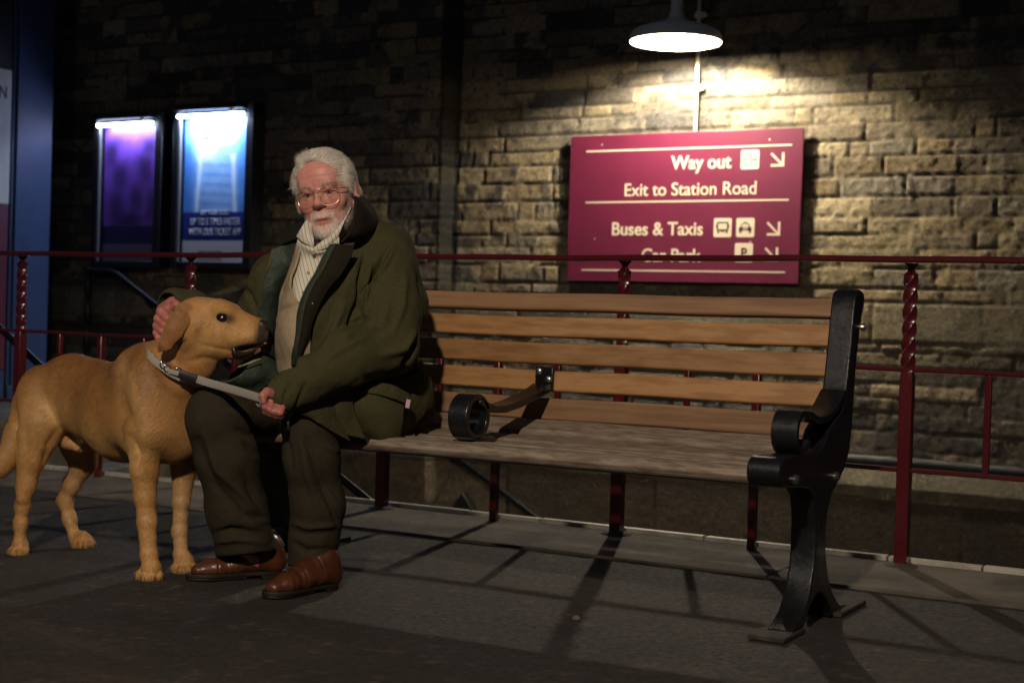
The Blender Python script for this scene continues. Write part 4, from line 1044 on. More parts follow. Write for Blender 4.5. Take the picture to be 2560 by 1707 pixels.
    def skincol(V, N):
        q = (V-HO)@R; w = fbm(V, 30, 3)[:, None]; w2 = fbm(V, 90, 3, 9)[:, None]
        C = np.tile(np.array([.62,.305,.255]), (len(V), 1))
        def g(x, y, z, r): return np.exp(-(((q-np.array([x,y,z]))/r)**2).sum(1))[:, None]
        red = np.array([.62,.205,.185])
        C = C*(1-.5*g(0,.08,.06,.05))+red*.5*g(0,.08,.06,.05)
        for u in (-1, 1):
            for c, r_, a in (((.042*u,.07,-.028),.022,.65),((.085*u,-.01,-.01),.035,.6)):
                k = g(*c, r_)*a; C = C*(1-k)+red*k
            k = g(.030*u,.078,-.002,.013)*.55; C = C*(1-k)+np.array([.30,.115,.09])*k
        k = g(0,.105,-.036,.016)*.7; C = C*(1-k)+red*k
        k = (np.exp(-(((q[:,0])/.020)**2+((q[:,2]+.075)/.0075)**2))*(q[:,1]>.06))[:, None]*.75; C = C*(1-k)+np.array([.36,.105,.095])*k
        k = (np.exp(-(((q[:,0])/.022)**2+((q[:,2]+.074)/.0022)**2))*(q[:,1]>.06))[:, None]*.8; C = C*(1-k)+np.array([.06,.02,.018])*k
        hand = (np.linalg.norm(q, axis=1) > .3)[:, None]
        C = np.where(hand, np.array([.44,.165,.135])*(1+.35*w2), C)
        return np.clip(C*(1+.16*w+.10*w2), .01, .9)
    lo = np.array([-3.06,2.86,0.02]); hi = np.array([-2.10,3.80,1.27])
    def crease(V, N): return V
    Vb, Fb = s.mesh(lo, hi, .0030)
    Nb = vnormals(Vb, Fb); p, _ = proj(Vb)
    q = (Vb-HO)@R; hd = (np.linalg.norm(q, axis=1) < .16)
    off = np.zeros(len(Vb))
    for x in (-1, 1):
        P2 = q[:, [0, 2]]
        for ln, w_, dp in (([(.015*x,-.040),(.027*x,-.058),(.031*x,-.078)],.0042,-.0028),([(.018*x,-.013),(.031*x,-.0205),(.044*x,-.014)],.0026,-.0014),([(.020*x,-.021),(.033*x,-.0275),(.045*x,-.022)],.003,-.001),([(.048*x,.004),(.060*x,.010)],.002,-.001),([(.048*x,-.004),(.061*x,-.008)],.002,-.001),([(.006*x,.014),(.008*x,.028)],.0022,-.0015)):
            d_, tt = pdist(P2, ln); off += dp*np.exp(-(d_/w_)**2)*(q[:, 1] > .03)
    for z in (.046,.060,.073): d_, tt = pdist(q[:, [0, 2]], [(-.045,z-.004),(0,z),(.045,z-.004)]); off += -.0009*np.exp(-(d_/.0022)**2)*(q[:, 1] > .03)
    Vb = Vb + Nb*(off*hd)[:, None]; Vb = smooth_mesh(Vb, Fb, 1, .35)
    Nb = vnormals(Vb, Fb)
    bc = skincol(Vb, Nb)
    npmesh('body', Vb-o0, Fb, M['skin'], t, color=bc)
    # nails
    # eyes
    for sd in (-1, 1):
        c = hp(.030*sd,.0710,-.0010)-o0
        b = MB(); b.sphere((0,0,0), .0122, 14); e = b.build('eyeball', M['eyewhite'], t, smooth=True); e.location = c
        gz = (fwd*.99 + rt*.10 - up*.05); gz /= np.linalg.norm(gz)
        for nm, rr_, of, mm in (('iris',.0062,.0107,M['iris']),('pupil',.0034,.01235,M['eye'])):
            a1 = np.cross(gz, up); a1 /= np.linalg.norm(a1); a2 = np.cross(a1, gz); b = MB(); n = 20
            v = [tuple(gz*(of+.0009))] + [tuple(gz*(of if rr_ > .004 else of-.0004) + a1*rr_*cos(2*pi*k/n) + a2*rr_*sin(2*pi*k/n)) for k in range(n)]
            b.add(v, [(0, 1+k, 1+(k+1) % n) for k in range(n)]); b.build(nm, mm, e, smooth=True)
    # ---------- glasses
    gp = bpy.data.objects.new('glasses', None); COL.objects.link(gp); gp.parent = t
    def G(x, y, z): return tuple(hp(x, y, z)-o0)
    for sd in (-1, 1):
        cx = .0318*sd
        out = [(-.0235,.012),(-.021,.0150),(-.010,.0165),(.006,.0160),(.018,.0145),(.0235,.0085),(.024,-.004),(.019,-.0165),(.008,-.0225),(-.006,-.0225),(-.018,-.0165),(-.0235,-.003)]
        P_ = crom([(a*sd*1.14, b_*1.18) for a, b_ in out]+[(out[0][0]*sd*1.14, out[0][1]*1.18)], 48)
        rim = [G(cx+a, .1005-.010*(abs(cx+a)/.05)**2*1.2, b_-.0105) for a, b_ in P_]
        b = MB(); b.tube(rim, .00062, 6, cap=False); b.build('rim', M['gold'], gp, smooth=True)
        b = MB(); n = len(rim)-1; c0 = G(cx, .0985, -.0105); b.add([c0]+rim[:-1], [(0, 1+k, 1+(k+1) % n) for k in range(n)]); b.build('lens', M['glass'], gp, smooth=True)
        b = MB(); b.tube([G(.0535*sd,.0870,.004), G(.064*sd,.082,.0045), G(.074*sd,.060,.004), G(.081*sd,.010,.006), G(.083*sd,-.005,.006), G(.085*sd,-.022,-.010)], .0012, 6); b.build('temple_arm', M['gold'], gp, smooth=True)
        b = MB(); b.sphere(G(.0075*sd,.096,-.014), .0026, 6); b.build('nose_pad', M['gold'], gp, smooth=True)
    b = MB(); b.tube([G(-.0075,.0995,.004), G(0,.1035,.006), G(.0075,.0995,.004)], .0009, 6); b.tube([G(-.012,.0985,.0088), G(0,.101,.0100), G(.012,.0985,.0088)], .0009, 6); b.build('bridge', M['gold'], gp, smooth=True)
    # ---------- hair
    def haircol(n, a=(.86,.80,.71), b=(.50,.455,.39)): u = RNG.random((n, 1))**1.3; return np.array(a)*(1-u)+np.array(b)*u
    s = SDF()
    s.ell(hp(0,-.010,.046), (.0835,.101,.083), k=.012, R=R)
    for q_ in (-1, 1):
        s.ell(hp(.072*q_,-.006,.030), (.0155,.052,.050), k=.015, R=R); s.cone(hp(.074*q_,-.032,.0), hp(.066*q_,-.055,-.038), .016, .014, k=.015)
    s.ell(hp(-.006,.036,.094), (.054,.044,.025), k=.015, R=R)
    s.ell(hp(0,.127,.025), (.062,.086,.081), k=.010, sub=True, R=R)
    s.ell(hp(0,.060,-.060), (.075,.075,.062), k=.010, sub=True, R=R)
    for q_ in (-1, 1): s.ell(hp(.096*q_,.0,-.012), (.020,.024,.034), k=.010, sub=True, R=R)
    Vh, Fh = s.mesh(HO-.22, HO+.22, .0032)
    Nh = vnormals(Vh, Fh); qh = (Vh-HO)@R
    # combed back from the forehead, down at the sides
    def comb(q):
        d = np.zeros_like(q); d[:, 0] = q[:, 0]*3.5 + .35; d[:, 1] = -1.0; d[:, 2] = np.where(q[:, 2] > .085, .25, -.9) + (q[:, 1] > .05)*.8
        return d@R.T
    dd = comb(qh); st = np.cross(dd, Nh); st /= np.linalg.norm(st, axis=1)[:, None]+1e-9
    wv = np.sin((qh[:, 0]*5+qh[:, 1]*2+qh[:, 2]*4)*30 + 4*fbm(Vh, 12, 3))
    Vh = Vh + Nh*(fbm(Vh, 14, 3)*.0022 + wv*.0008)[:, None]; Nh = vnormals(Vh, Fh)
    hair = npmesh('hair', Vh-o0, Fh, M['hair_base'], t)
    B, NN, ii = sample(Vh, Fh, Nh, 13000)
    D = comb((B-HO)@R) + RNG.normal(0, .12, (len(B), 3)); D = D-NN*(D*NN).sum(1)[:, None]; D /= np.linalg.norm(D, axis=1)[:, None]
    strands('hair_strand', B-NN*.001-o0, D, NN, RNG.uniform(.014,.032,len(B)), .0010, M['hair'], hair, colors=haircol(len(B)), seg=4, lift=.03, curl=.006)['kind'] = 'stuff'
    # ---------- beard, moustache, eyebrows: hairs rooted in the skin
    qb = (Vb-HO)@R; x, y, z = qb.T
    near = (np.abs(x) < .10) & (y > -.03) & (z > -.15) & (z < .05)
    chin = sstep(-.080, -.092, z + .35*np.maximum(np.abs(x)-.020, 0)*-1.0)*(y > .0)
    jaw = sstep(.036, .050, np.abs(x))*sstep(-.040, -.070, z)*.5*(y > -.02)
    side = sstep(.054, .062, np.abs(x))*(z < .02)*(z > -.06)*(y > -.005)*(y < .045)*.35
    mous = np.exp(-((z+.0590-.10*np.abs(x)*-1.0+ .0)/.0075)**2)*(np.abs(x) < .033)*(y > .06)
    corner = np.exp(-((np.abs(x)-.031)/.008)**2)*sstep(-.062, -.075, z)*(y > .05)
    bare = np.exp(-((x/.019)**2+((z+.078)/.0085)**2))
    soul = 0
    wb = np.clip(np.maximum.reduce([chin, jaw, side, mous*1.1, corner]) - 1.2*bare, 0, 1)*near
    wb = wb*(1-(np.exp(-(x/.020)**2-((z+.096)/.006)**2))*.4)
    B, NN, ii = sample(Vb, Fb, Nb, 15000, wb**1.5)
    D = np.tile(-up*1.0 + fwd*.15, (len(B), 1)) + rt*np.sign((B-HO)@rt)[:, None]*.35 + RNG.normal(0, .45, (len(B), 3)); D = D-NN*(D*NN).sum(1)[:, None]*.8; D /= np.linalg.norm(D, axis=1)[:, None]
    strands('beard', B-NN*.0006-o0, D, NN, RNG.uniform(.003,.0062,len(B)), .0009, M['hair'], t, colors=haircol(len(B), (.88,.82,.76), (.58,.50,.45)), seg=2, lift=.35)['kind'] = 'stuff'
    wl = np.exp(-((z-.0215+np.abs(np.abs(x)-.034)*.35)/.0042)**2)*(np.abs(np.abs(x)-.032) < .019)*(y > .05)*near
    for sd in (-1, 1):
        B, NN, ii = sample(Vb, Fb, Nb, 150, wl*(x*sd > 0))
        D = np.tile(rt*sd*1.0 + up*.35, (len(B), 1)) + RNG.normal(0, .35, (len(B), 3)); D /= np.linalg.norm(D, axis=1)[:, None]
        strands('eyebrow', B-NN*.0006-o0, D, NN, RNG.uniform(.005,.009,len(B)), .0008, M['hair'], t, colors=haircol(len(B), (.50,.38,.31), (.30,.20,.16)), seg=2, lift=.3)['kind'] = 'stuff'

    # ---------- shirt and knitted waistcoat
    def cut(poly):
        pl = np.array(poly)
        def f(P):
            p, _ = proj(P); d_, _t = pdist(p, list(map(tuple, pl))+[tuple(pl[0])]); ins = inpoly(p, pl); return np.where(ins, -d_, d_)*4.1/3371
        return f
    def rows(R_): return [[W(*c) for c in r] for r in R_]
    sheet('shirt', rows([[(686,540,4.045),(704,550,4.018),(727,568,4.004),(752,552,4.014),(776,532,4.045)],[(682,560,4.04),(700,566,4.009),(727,579,3.999),(757,570,4.005),(778,560,4.025)],[(678,590,4.065),(698,592,4.025),(722,594,4.015),(745,596,4.015),(768,600,4.04)],[(664,635,4.055),(684,640,4.015),(706,642,4.005),(728,642,4.01),(752,644,4.04)],[(662,672,4.045),(678,680,4.01),(694,684,4.0),(714,684,4.01),(736,684,4.04)],[(668,700,4.035),(682,706,4.012),(696,710,4.005),(710,712,4.015),(728,714,4.04)]]), .004, M['shirt'], t, 46, 40, rough=.004, freq=24)
    sheet('waistcoat', rows([[(683,556,4.085),(685,558,4.06),(688,562,4.045),(691,568,4.035)],[(671,600,4.085),(675,600,4.055),(679,600,4.035),(682,602,4.020)],[(656,645,4.085),(661,640,4.050),(666,638,4.025),(670,640,4.008)],[(646,676,4.085),(654,672,4.045),(663,670,4.015),(671,668,4.000)],[(641,702,4.085),(652,700,4.035),(666,694,4.005),(681,690,3.996)],[(640,718,4.085),(655,712,4.030),(678,706,3.998),(708,704,3.999)],[(636,742,4.085),(655,736,4.015),(682,728,3.985),(712,726,3.990)],[(633,775,4.09),(652,772,4.005),(680,766,3.968),(712,762,3.985)],[(633,812,4.10),(652,812,4.010),(680,808,3.975),(712,804,3.99)],[(640,858,4.11),(655,860,4.03),(680,862,4.01),(710,862,4.01)]]), .006, M['knit'], t, 44, 70, rough=.007, freq=16)
    # shirt collar: two leaves, buttons
    cz = 3.985
    sheet('shirt_collar', [[W(681,543,4.035),W(692,524,4.03),W(702,508,4.06),W(712,500,4.10)], [W(696,556,4.005),W(703,545,4.00),W(710,531,4.01),W(716,517,4.05)], [W(720,569,3.999),W(721,560,3.996),W(720,547,4.002),W(718,533,4.04)]], .003, M['shirt'], t, 24, 16)
    sheet('shirt_collar', rows([[(723,577,3.998),(738,574,3.995),(754,568,4.000),(770,560,4.02)],[(723,571,3.996),(739,563,3.992),(756,554,4.000),(778,540,4.03)],[(726,566,4.00),(741,554,4.00),(758,544,4.02),(790,512,4.05)],[(732,562,4.03),(748,549,4.04),(768,536,4.05),(808,474,4.08)]]), .003, M['shirt'], t, 28, 18)
    for (x_, y_, z_) in ((720,580,3.995),(696,671,4.0),(708,626,4.006)):
        c = W(x_, y_, z_)-o0
        b = MB(); b.tube([tuple(c+FW*.004), tuple(c-FW*.002)], .0052 if y_ < 600 else .004, 14); b.build('shirt_button', M['horn'], t, smooth=True)

    # ---------- trousers
    s = SDF()
    s.chain([(W(815,905,4.38),.105),(W(640,925,4.22),.088),(W(505,945,4.06),.082)], k=.02)
    s.cone(W(505,945,4.06), W(488,965,4.04), .080, .074, k=.03)
    s.chain([(W(496,955,4.045),.074),(W(522,1050,4.06),.0800),(W(545,1170,4.095),.0810),(W(563,1262,4.120),.0845)], k=.03)
    s.chain([(W(905,930,4.30),.11),(W(790,950,4.12),.088),(W(712,985,3.98),.068)], k=.02)
    s.chain([(W(708,985,3.975),.066),(W(716,1050,3.98),.0705),(W(729,1160,3.995),.0680),(W(722,1230,4.01),.066),(W(716,1297,4.015),.0655)], k=.03)
    s.ell(W(850,925,4.36), (.20,.17,.11), k=.04)
    s.fn(lambda P: (proj(P)[0][:, 1]-np.where(proj(P)[0][:, 0] < 645, 1278-.10*(proj(P)[0][:, 0]-497), 1300+.02*(proj(P)[0][:, 0]-660)))*-4/3371, k=.004, sub=True)
    for a, b_ in (((545,1170,4.095),(566,1300,4.125)), ((725,1180,4.0),(715,1330,4.02))): s.cone(W(*a), W(*b_), .055, .068 if a[0] < 600 else .054, k=.004, sub=True)
    put('trousers', s, np.array([-3.0,2.95,.0]), np.array([-2.02,3.86,.70]), .0042, M['trouser'], clampz=.035,
        fl=[([(585,990),(620,1012),(645,1010)],7,-0.0186),([(555,1000),(590,1025),(640,1028)],7,0.0124),([(560,1015),(585,1040),(600,1048)],6,-0.0155),([(540,985),(570,1000),(600,1000)],8,-0.0109),([(470,1000),(500,1080),(580,1160),(610,1180)],10,0.0109),([(455,1010),(490,1110),(560,1185),(600,1190)],9,-0.0093),([(560,1090),(585,1150),(620,1190)],9,-0.0124),
            ([(490,1225),(530,1215),(600,1225)],8,-0.0109),([(495,1245),(540,1238),(610,1245)],6,0.0078),([(600,1192),(618,1200),(626,1230)],6,0.0093),([(455,960),(440,1010),(450,1060)],10,0.0062),([(500,915),(560,905),(620,895)],8,0.0062),([(470,905),(520,935),(560,930)],9,-0.0062),
            ([(705,1010),(725,1080),(765,1170),(775,1200)],8,-0.0139),([(690,1000),(705,1080),(735,1180)],9,0.0093),([(665,1215),(700,1228),(760,1222)],8,-.005),([(672,1200),(710,1212),(775,1205)],7,0.0093),([(670,1245),(700,1265),(765,1262)],8,-0.0078),([(735,1060),(755,1110),(785,1150)],8,-0.0093),([(655,990),(665,1030),(672,1080)],7,-0.0078),([(748,1020),(770,1035),(790,1030)],7,0.0093)],
        noise=[(9,.006),(30,.0015)])
    # turn-up hems and a crease line are part of the cloth; shoes
    def shoe(heel, toe, L, yawfix=0, nm='shoe'):
        heel = np.array([heel[0], heel[1], 0.]); toe = np.array([toe[0], toe[1], 0.]); f = toe-heel; f /= np.linalg.norm(f); l = np.array([-f[1], f[0], 0]); u = np.array([0, 0, 1.])
        E_ = lambda a, b_, c: heel + f*a*L + l*b_ + u*c
        Rr = np.stack([f, l, u], 1)
        sh = SDF()
        sh.chain([(E_(.12,0,.046),.033),(E_(.32,0,.046),.033),(E_(.52,0,.040),.031),(E_(.72,0,.030),.0275),(E_(.88,.0,.025),.0200)], k=.02, sq=(l, 1.22))
        sh.cone(E_(.12,0,.04), E_(.16,0,.085), .032, .034, k=.03); sh.cone(E_(.2,0,.08), E_(.45,0,.065), .034, .022, k=.03)
        sh.fn(lambda P: .018-P[:, 2], k=.002, sub=False) if 0 else None
        sh.fn(lambda P: (P[:, 2]-.0175), k=.003, sub=True)
        lo_ = np.minimum(heel, toe)-.09; lo_[2] = 0; hi_ = np.maximum(heel, toe)+.09; hi_[2] = .14
        V, F = sh.mesh(lo_, hi_, .0028); V = smooth_mesh(V, F, 1); N = vnormals(V, F)
        q = (V-heel)@Rr; a_ = q[:, 0]/L
        off = .0016*fbm(V, 28, 3, 4)*sstep(.35,.6,a_)*sstep(.85,.7,a_) -.0022*np.exp(-((a_-.70-.25*np.abs(q[:, 1]))/.010)**2) - .0016*np.exp(-((a_-.62+.2*q[:, 1])/.022)**2) - .0014*np.exp(-((a_-.56)/.015)**2) - .0016*np.exp(-((a_-.30-.6*q[:, 2])/.008)**2)
        V = V + N*(off + .0012*fbm(V, 40, 2))[:, None]
        o = npmesh(nm, V-o0, F, M['leather'], t)
        b = MB(); n = 40; outl = []
        for k in range(n):
            a = 2*pi*k/n; x_ = .5-.5*cos(a); w_ = .046*(sin(a) if 1 else 0)
            prof = np.interp(x_, [0,.08,.2,.42,.62,.78,.92,.985,1], [.012,.030,.034,.029,.038,.042,.029,.014,.004]); outl.append((x_*1.02-.01, prof*(1 if sin(a) >= 0 else -1)))
        def lay(z0, z1, o_, name, x_max=1.1, x_min=-1):
            pts = [(min(max(x_, x_min), x_max), w_*o_) for x_, w_ in outl]; b = MB()
            vs = [tuple(E_(x_, w_, z0)-o0) for x_, w_ in pts] + [tuple(E_(x_, w_, z1)-o0) for x_, w_ in pts]; m_ = len(pts)
            b.add(vs, [tuple(range(m_-1, -1, -1)), tuple(range(m_, 2*m_))] + [(i, (i+1) % m_, m_+(i+1) % m_, m_+i) for i in range(m_)])
            return b.build(name, M['sole'], o, bevel=.0015)
        lay(.009, .019, 1.09, 'sole'); lay(.0, .0088, 1.04, 'heel', .27)
        lay(.002, .0088, 1.0, 'tread', 1.0, .42)
        for k in range(4):
            a = .36+.055*k; b = MB(); b.tube([tuple(E_(a, -.012, .088-.010*k)-o0), tuple(E_(a+.01, 0, .0925-.0115*k)-o0), tuple(E_(a, .012, .088-.010*k)-o0)], .0016, 6); b.build('lace', M['sole'], o, smooth=True)
        return o
    shoe((-2.618,3.315), (-2.775,3.085), .278); shoe((-2.395,3.262), (-2.437,3.020), .252)

    for a_, b_ in ((W(568,1245,4.125), (-2.655,3.262,.055)), (W(722,1280,4.02), (-2.402,3.215,.055))):
        s = SDF(); s.cone(a_, b_, .046, .037, k=.01); put('sock', s, np.minimum(a_, b_)-.07, np.maximum(a_, b_)+.07, .004, M['sock'])
    # ---------- coat
    s = SDF()
    s.cone(W(768,622,4.23), W(824,900,4.29), .138, .158, k=.03)
    s.cone(W(880,590,4.19), W(790,560,4.20), .085, .085, k=.05); s.cone(W(870,600,4.2), W(900,700,4.22), .10, .105, k=.05)
    s.chain([(W(888,625,4.13),.080),(W(896,720,4.09),.080),(W(893,795,4.04),.080)], k=.02)
    s.chain([(W(893,795,4.04),.079),(W(800,822,3.95),.072),(W(705,872,3.88),.060),(W(652,906,3.862),.050)], k=.025)
    s.cone(W(640,640,4.30), W(790,585,4.24), .080, .09, k=.05)
    s.chain([(W(632,655,4.30),.072),(W(598,720,4.31),.066),(W(535,765,4.36),.058)], k=.03)
    s.chain([(W(535,765,4.36),.056),(W(440,712,4.26),.052),(W(402,700,4.235),.050)], k=.025)
    s.cone(W(640,700,4.26), W(655,840,4.27), .075, .09, k=.04)
    s.cone(W(900,880,4.26), W(862,960,4.14), .110, .080, k=.04); s.cone(W(862,950,4.14), W(760,950,4.06), .085, .060, k=.04)
    s.cone(W(760,940,4.06), W(706,948,3.99), .060, .040, k=.03); s.ell(W(930,930,4.25), (.075,.10,.10), k=.04)
    s.cone(W(600,840,4.26), W(560,880,4.18), .05, .04, k=.03)
    s.chain([(W(815,585,4.13),.055),(W(790,650,4.075),.062),(W(755,740,4.055),.062),(W(735,820,4.045),.05)], k=.045)
    # open front: everything between the two zips, in front of the chest
    openp = [(690,525),(722,500),(790,485),(800,520),(775,562),(741,622),(712,682),(697,722),(686,780),(680,842),(620,862),(560,872),(540,850),(588,735),(597,683),(604,636),(627,574)]
    co = cut(openp)
    def opening(P):
        _, d = proj(P); return np.maximum(co(P), d-4.195)
    s.fn(opening, k=.006, sub=True)
    s.cone(hp(0,-.02,-.06), W(757,600,4.19), .072, .080, k=.006, sub=True)
    s.cone(W(718,560,4.12), W(704,700,4.12), .095, .105, k=.006, sub=True)
    s.cone(W(640,910,3.858), W(668,898,3.868), .036, .034, k=.004, sub=True); s.cone(W(392,700,4.22), W(425,706,4.25), .038, .036, k=.004, sub=True)
    def hem(P):
        p_, _ = proj(P); f = np.interp(p_[:, 0], [640,665,700,735,780,830,880,915,950,985], [930,952,975,1000,1020,1036,1040,1030,985,940]); return np.where(p_[:, 1] > f-60, (f-p_[:, 1])*4.1/3371, .5)
    s.fn(hem, k=.004, sub=True)
    put('coat', s, np.array([-3.08,2.95,.28]), np.array([-2.02,3.90,1.12]), .0042, M['coat'],
        fl=[([(838,590),(828,640),(820,710),(805,740)],5.6,-0.0188),([(852,600),(846,650),(838,720)],5.6,0.0126),([(880,580),(862,620),(850,660)],4.8,-0.0168),([(895,565),(868,612),(830,680)],4.0,-0.0146),([(905,575),(885,610),(862,640)],4.8,0.0104),([(840,730),(800,745),(815,700)],4.8,-0.0126),
            ([(970,740),(955,790),(925,850),(880,872)],7.2,-0.0252),([(960,760),(930,800),(880,815)],9.6,0.0146),([(870,740),(830,755),(790,790)],7.2,-0.0126),([(850,770),(800,790),(740,830)],9.6,0.0104),([(905,700),(890,740),(865,760)],7.2,-0.0126),([(930,640),(925,700),(905,760)],8.0,0.0104),
            ([(845,870),(900,862),(950,850)],6.4,-0.0252),([(780,905),(830,880),(880,885)],4.8,0.0084),([(700,880),(690,910),(678,940)],4.0,-0.0084),([(665,880),(655,905),(650,935)],3.5,-0.0084),([(740,915),(745,950),(748,985)],4.0,-0.0126),
            ([(560,650),(580,700),(590,740)],4.8,-0.0126),([(600,610),(575,640),(560,690)],5.6,0.0104),([(760,640),(735,720),(715,800)],7.2,0.0084),([(800,600),(770,690),(745,780)],9.6,-0.0084),([(790,700),(765,760),(730,810)],6.4,0.0084),([(930,560),(955,620),(965,700)],9.6,0.0084),([(880,900),(920,930),(945,980)],9.6,-0.0104)],
        noise=[(8,.008),(26,.0022)])
    # collar of dark corduroy standing round the neck and folding over the left shoulder
    sheet('collar', [[W(783,556,4.02),W(800,538,4.00),W(812,505,4.01),W(816,470,4.05),W(812,438,4.12)],
                     [W(800,556,4.03),W(822,535,4.02),W(832,505,4.04),W(834,475,4.08),W(824,446,4.15)],
                     [W(828,550,4.06),W(846,532,4.07),W(852,505,4.10),W(850,480,4.14),W(836,455,4.20)],
                     [W(850,534,4.11),W(862,518,4.13),W(864,500,4.16),W(858,484,4.20),W(842,462,4.26)]], .008, M['corduroy'], t, 34, 26, rough=.002)
    sheet('collar', [[W(812,438,4.12),W(790,450,4.20),W(750,480,4.25),W(712,505,4.20),W(690,524,4.12)],
                     [W(826,450,4.17),W(800,462,4.27),W(750,492,4.31),W(700,515,4.26),W(668,535,4.18)],
                     [W(842,464,4.26),W(805,485,4.33),W(750,512,4.36),W(690,530,4.31),W(645,548,4.25)]], .008, M['corduroy'], t, 34, 16, rough=.002)
    sheet('collar', [[W(700,512,4.12),W(690,524,4.085),W(683,536,4.06),W(684,548,4.05)], [W(672,520,4.15),W(665,532,4.11),W(662,545,4.09),W(664,556,4.075)], [W(645,535,4.19),W(638,545,4.15),W(632,555,4.12),W(640,565,4.10)]], .008, M['corduroy'], t, 24, 16, rough=.002)
    # left front edge: dark facing, zip along it
    edge = [(768,560,3.985),(752,592,3.975),(736,625,3.965),(718,655,3.96),(703,690,3.955),(694,730,3.955),(688,770,3.96),(681,808,3.97),(680,838,3.99)]
    sheet('front_facing', [[W(x_, y_, d_) for x_, y_, d_ in edge], [W(x_+a, y_+2, d_-.003) for (x_, y_, d_), a in zip(edge, (22,26,24,20,17,14,12,9,6))], [W(x_+a, y_+4, d_+.006) for (x_, y_, d_), a in zip(edge, (46,52,48,40,34,26,20,14,10))]], .006, M['corduroy'], t, 50, 20, rough=.002)
    sheet('green_facing', [[W(x_+2, y_, d_-.004) for x_, y_, d_ in edge], [W(x_-8, y_+2, d_+.004) for x_, y_, d_ in edge], [W(x_-13, y_+3, d_+.035) for x_, y_, d_ in edge]], .004, M['lining'], t, 50, 12)
    def zipper(pts, r=.0011):
        P = crom([W(*q_) for q_ in pts], 90)-o0; b = MB()
        for i in range(0, 90):
            dv = P[min(i+1, 89)]-P[max(i-1, 0)]; dv = dv/np.linalg.norm(dv); sdv = np.cross(dv, FW); sdv /= np.linalg.norm(sdv)
            c = P[i]; b.tube([tuple(c-sdv*.0020), tuple(c+sdv*.0020)], r*.75, 5)
        o = b.build('zip', M['brass'], t, smooth=True); return o
    zipper([(x_+2, y_, d_-.008) for x_, y_, d_ in edge])
    # right front thrown open: quilted lining with its zip
    zr = [(627,572,4.10),(620,605,4.09),(606,636,4.085),(599,683,4.08),(592,725,4.08),(590,768,4.08),(585,810,4.075)]
    mid = [(655,560,4.10),(650,600,4.09),(636,640,4.095),(625,690,4.10),(618,730,4.10),(615,770,4.10),(615,815,4.10)]
    inn = [(688,552,4.07),(680,596,4.08),(660,645,4.12),(650,690,4.14),(646,735,4.15),(644,780,4.16),(650,835,4.16)]
    sheet('quilted_lining', [[W(*a) for a in zr], [W(*a) for a in mid], [W(*a) for a in inn]], .006, M['lining'], t, 56, 34, rough=.006, freq=22)
    zipper([(a-1, b_, c-.006) for a, b_, c in zr])
    sheet('quilted_lining', [[W(585,812,4.075),W(560,852,4.04),W(530,872,4.02),W(500,880,4.02)], [W(615,820,4.09),W(600,858,4.06),W(570,880,4.05),W(535,892,4.05)], [W(648,836,4.14),W(640,862,4.10),W(620,880,4.09),W(590,900,4.08)]], .006, M['lining'], t, 30, 20, rough=.005)
    zipper([(548,842,4.02),(565,836,4.02),(585,828,4.03),(598,824,4.04)])
    # pocket with its flap, cuff band, button, label, zip pull
    sheet('pocket_flap', [[W(802,884,4.010),W(850,876,4.00),W(900,885,4.02),W(940,905,4.06)], [W(800,898,4.002),W(850,892,3.99),W(900,902,4.01),W(940,918,4.05)], [W(806,905,4.000),W(850,903,3.988),W(898,914,4.005),W(936,928,4.045)]], .007, M['coat'], t, 40, 14, rough=.002)
    sheet('pocket', [[W(790,900,4.018),W(835,892,4.00),W(880,900,4.01),W(928,920,4.05)], [W(800,945,4.005),W(838,935,3.985),W(885,950,3.995),W(925,965,4.04)], [W(825,985,4.02),W(855,985,4.00),W(892,995,4.01),W(918,1005,4.05)], [W(868,1016,4.04),W(880,1020,4.03),W(896,1026,4.035),W(908,1022,4.06)]], .008, M['coat'], t, 40, 34, rough=.004, freq=16)
    sheet('coat_hem', [[W(800,905,4.022),W(806,940,4.018),W(816,975,4.025),W(850,1005,4.03),W(905,1030,4.06)], [W(792,905,4.020),W(796,945,4.012),W(806,985,4.018),W(842,1018,4.025),W(900,1038,4.055)]], .006, M['corduroy'], t, 40, 8)
    sheet('coat_front_hem', [[W(690,928,3.895),W(722,905,3.895),W(750,905,3.925),W(772,930,3.955)], [W(680,943,3.885),W(716,938,3.885),W(750,948,3.915),W(780,972,3.955)], [W(708,957,3.895),W(734,972,3.90),W(765,992,3.935),W(805,1014,3.985)]], .007, M['coat'], t, 34, 24, rough=.005, freq=18)
    sheet('coat_skirt', [[W(742,902,3.930),W(772,893,3.945),W(806,886,3.985)], [W(750,950,3.935),W(785,945,3.955),W(812,942,3.985)], [W(768,992,3.950),W(800,1000,3.975),W(838,1008,4.0)]], .007, M['coat'], t, 24, 24, rough=.005, freq=18)
    c = W(937,927,4.035)-o0; b = MB(); b.box(-.006,.006,-.0015,.0015,-.012,.012); lb = b.build('pink_tab', M['label'], t, bevel=.001); lb.location = c; lb.rotation_euler = (0, .15, .45)
    b = MB(); b.sphere(tuple(W(718,697,3.952)-o0), .004, 8); b.build('press_stud', M['brass'], t, smooth=True)
    b = MB(); c = W(662,967,3.90)-o0; b.tube([tuple(c), tuple(c+np.array([.002,0,-.012])), tuple(c+np.array([.0,0,-.022]))], [.0045,.003,.004], 8); b.tube([tuple(W(672,948,3.93)-o0), tuple(W(668,957,3.915)-o0), tuple(c)], .0016, 6)
    b.build('zip_pull', M['chrome'], t, smooth=True)
    return t
M['eyewhite'] = mat('eye_white', (.26,.20,.185), .3)
M['iris'] = mat('grey_iris', (.012,.011,.010), .2)
M['horn'] = mat('horn_button', (.30,.24,.15), .35)
M['shirt'] = mat('striped_shirt', (.66,.63,.53), .8, bump=[(320,.3,.001),(30,.2,.004)])
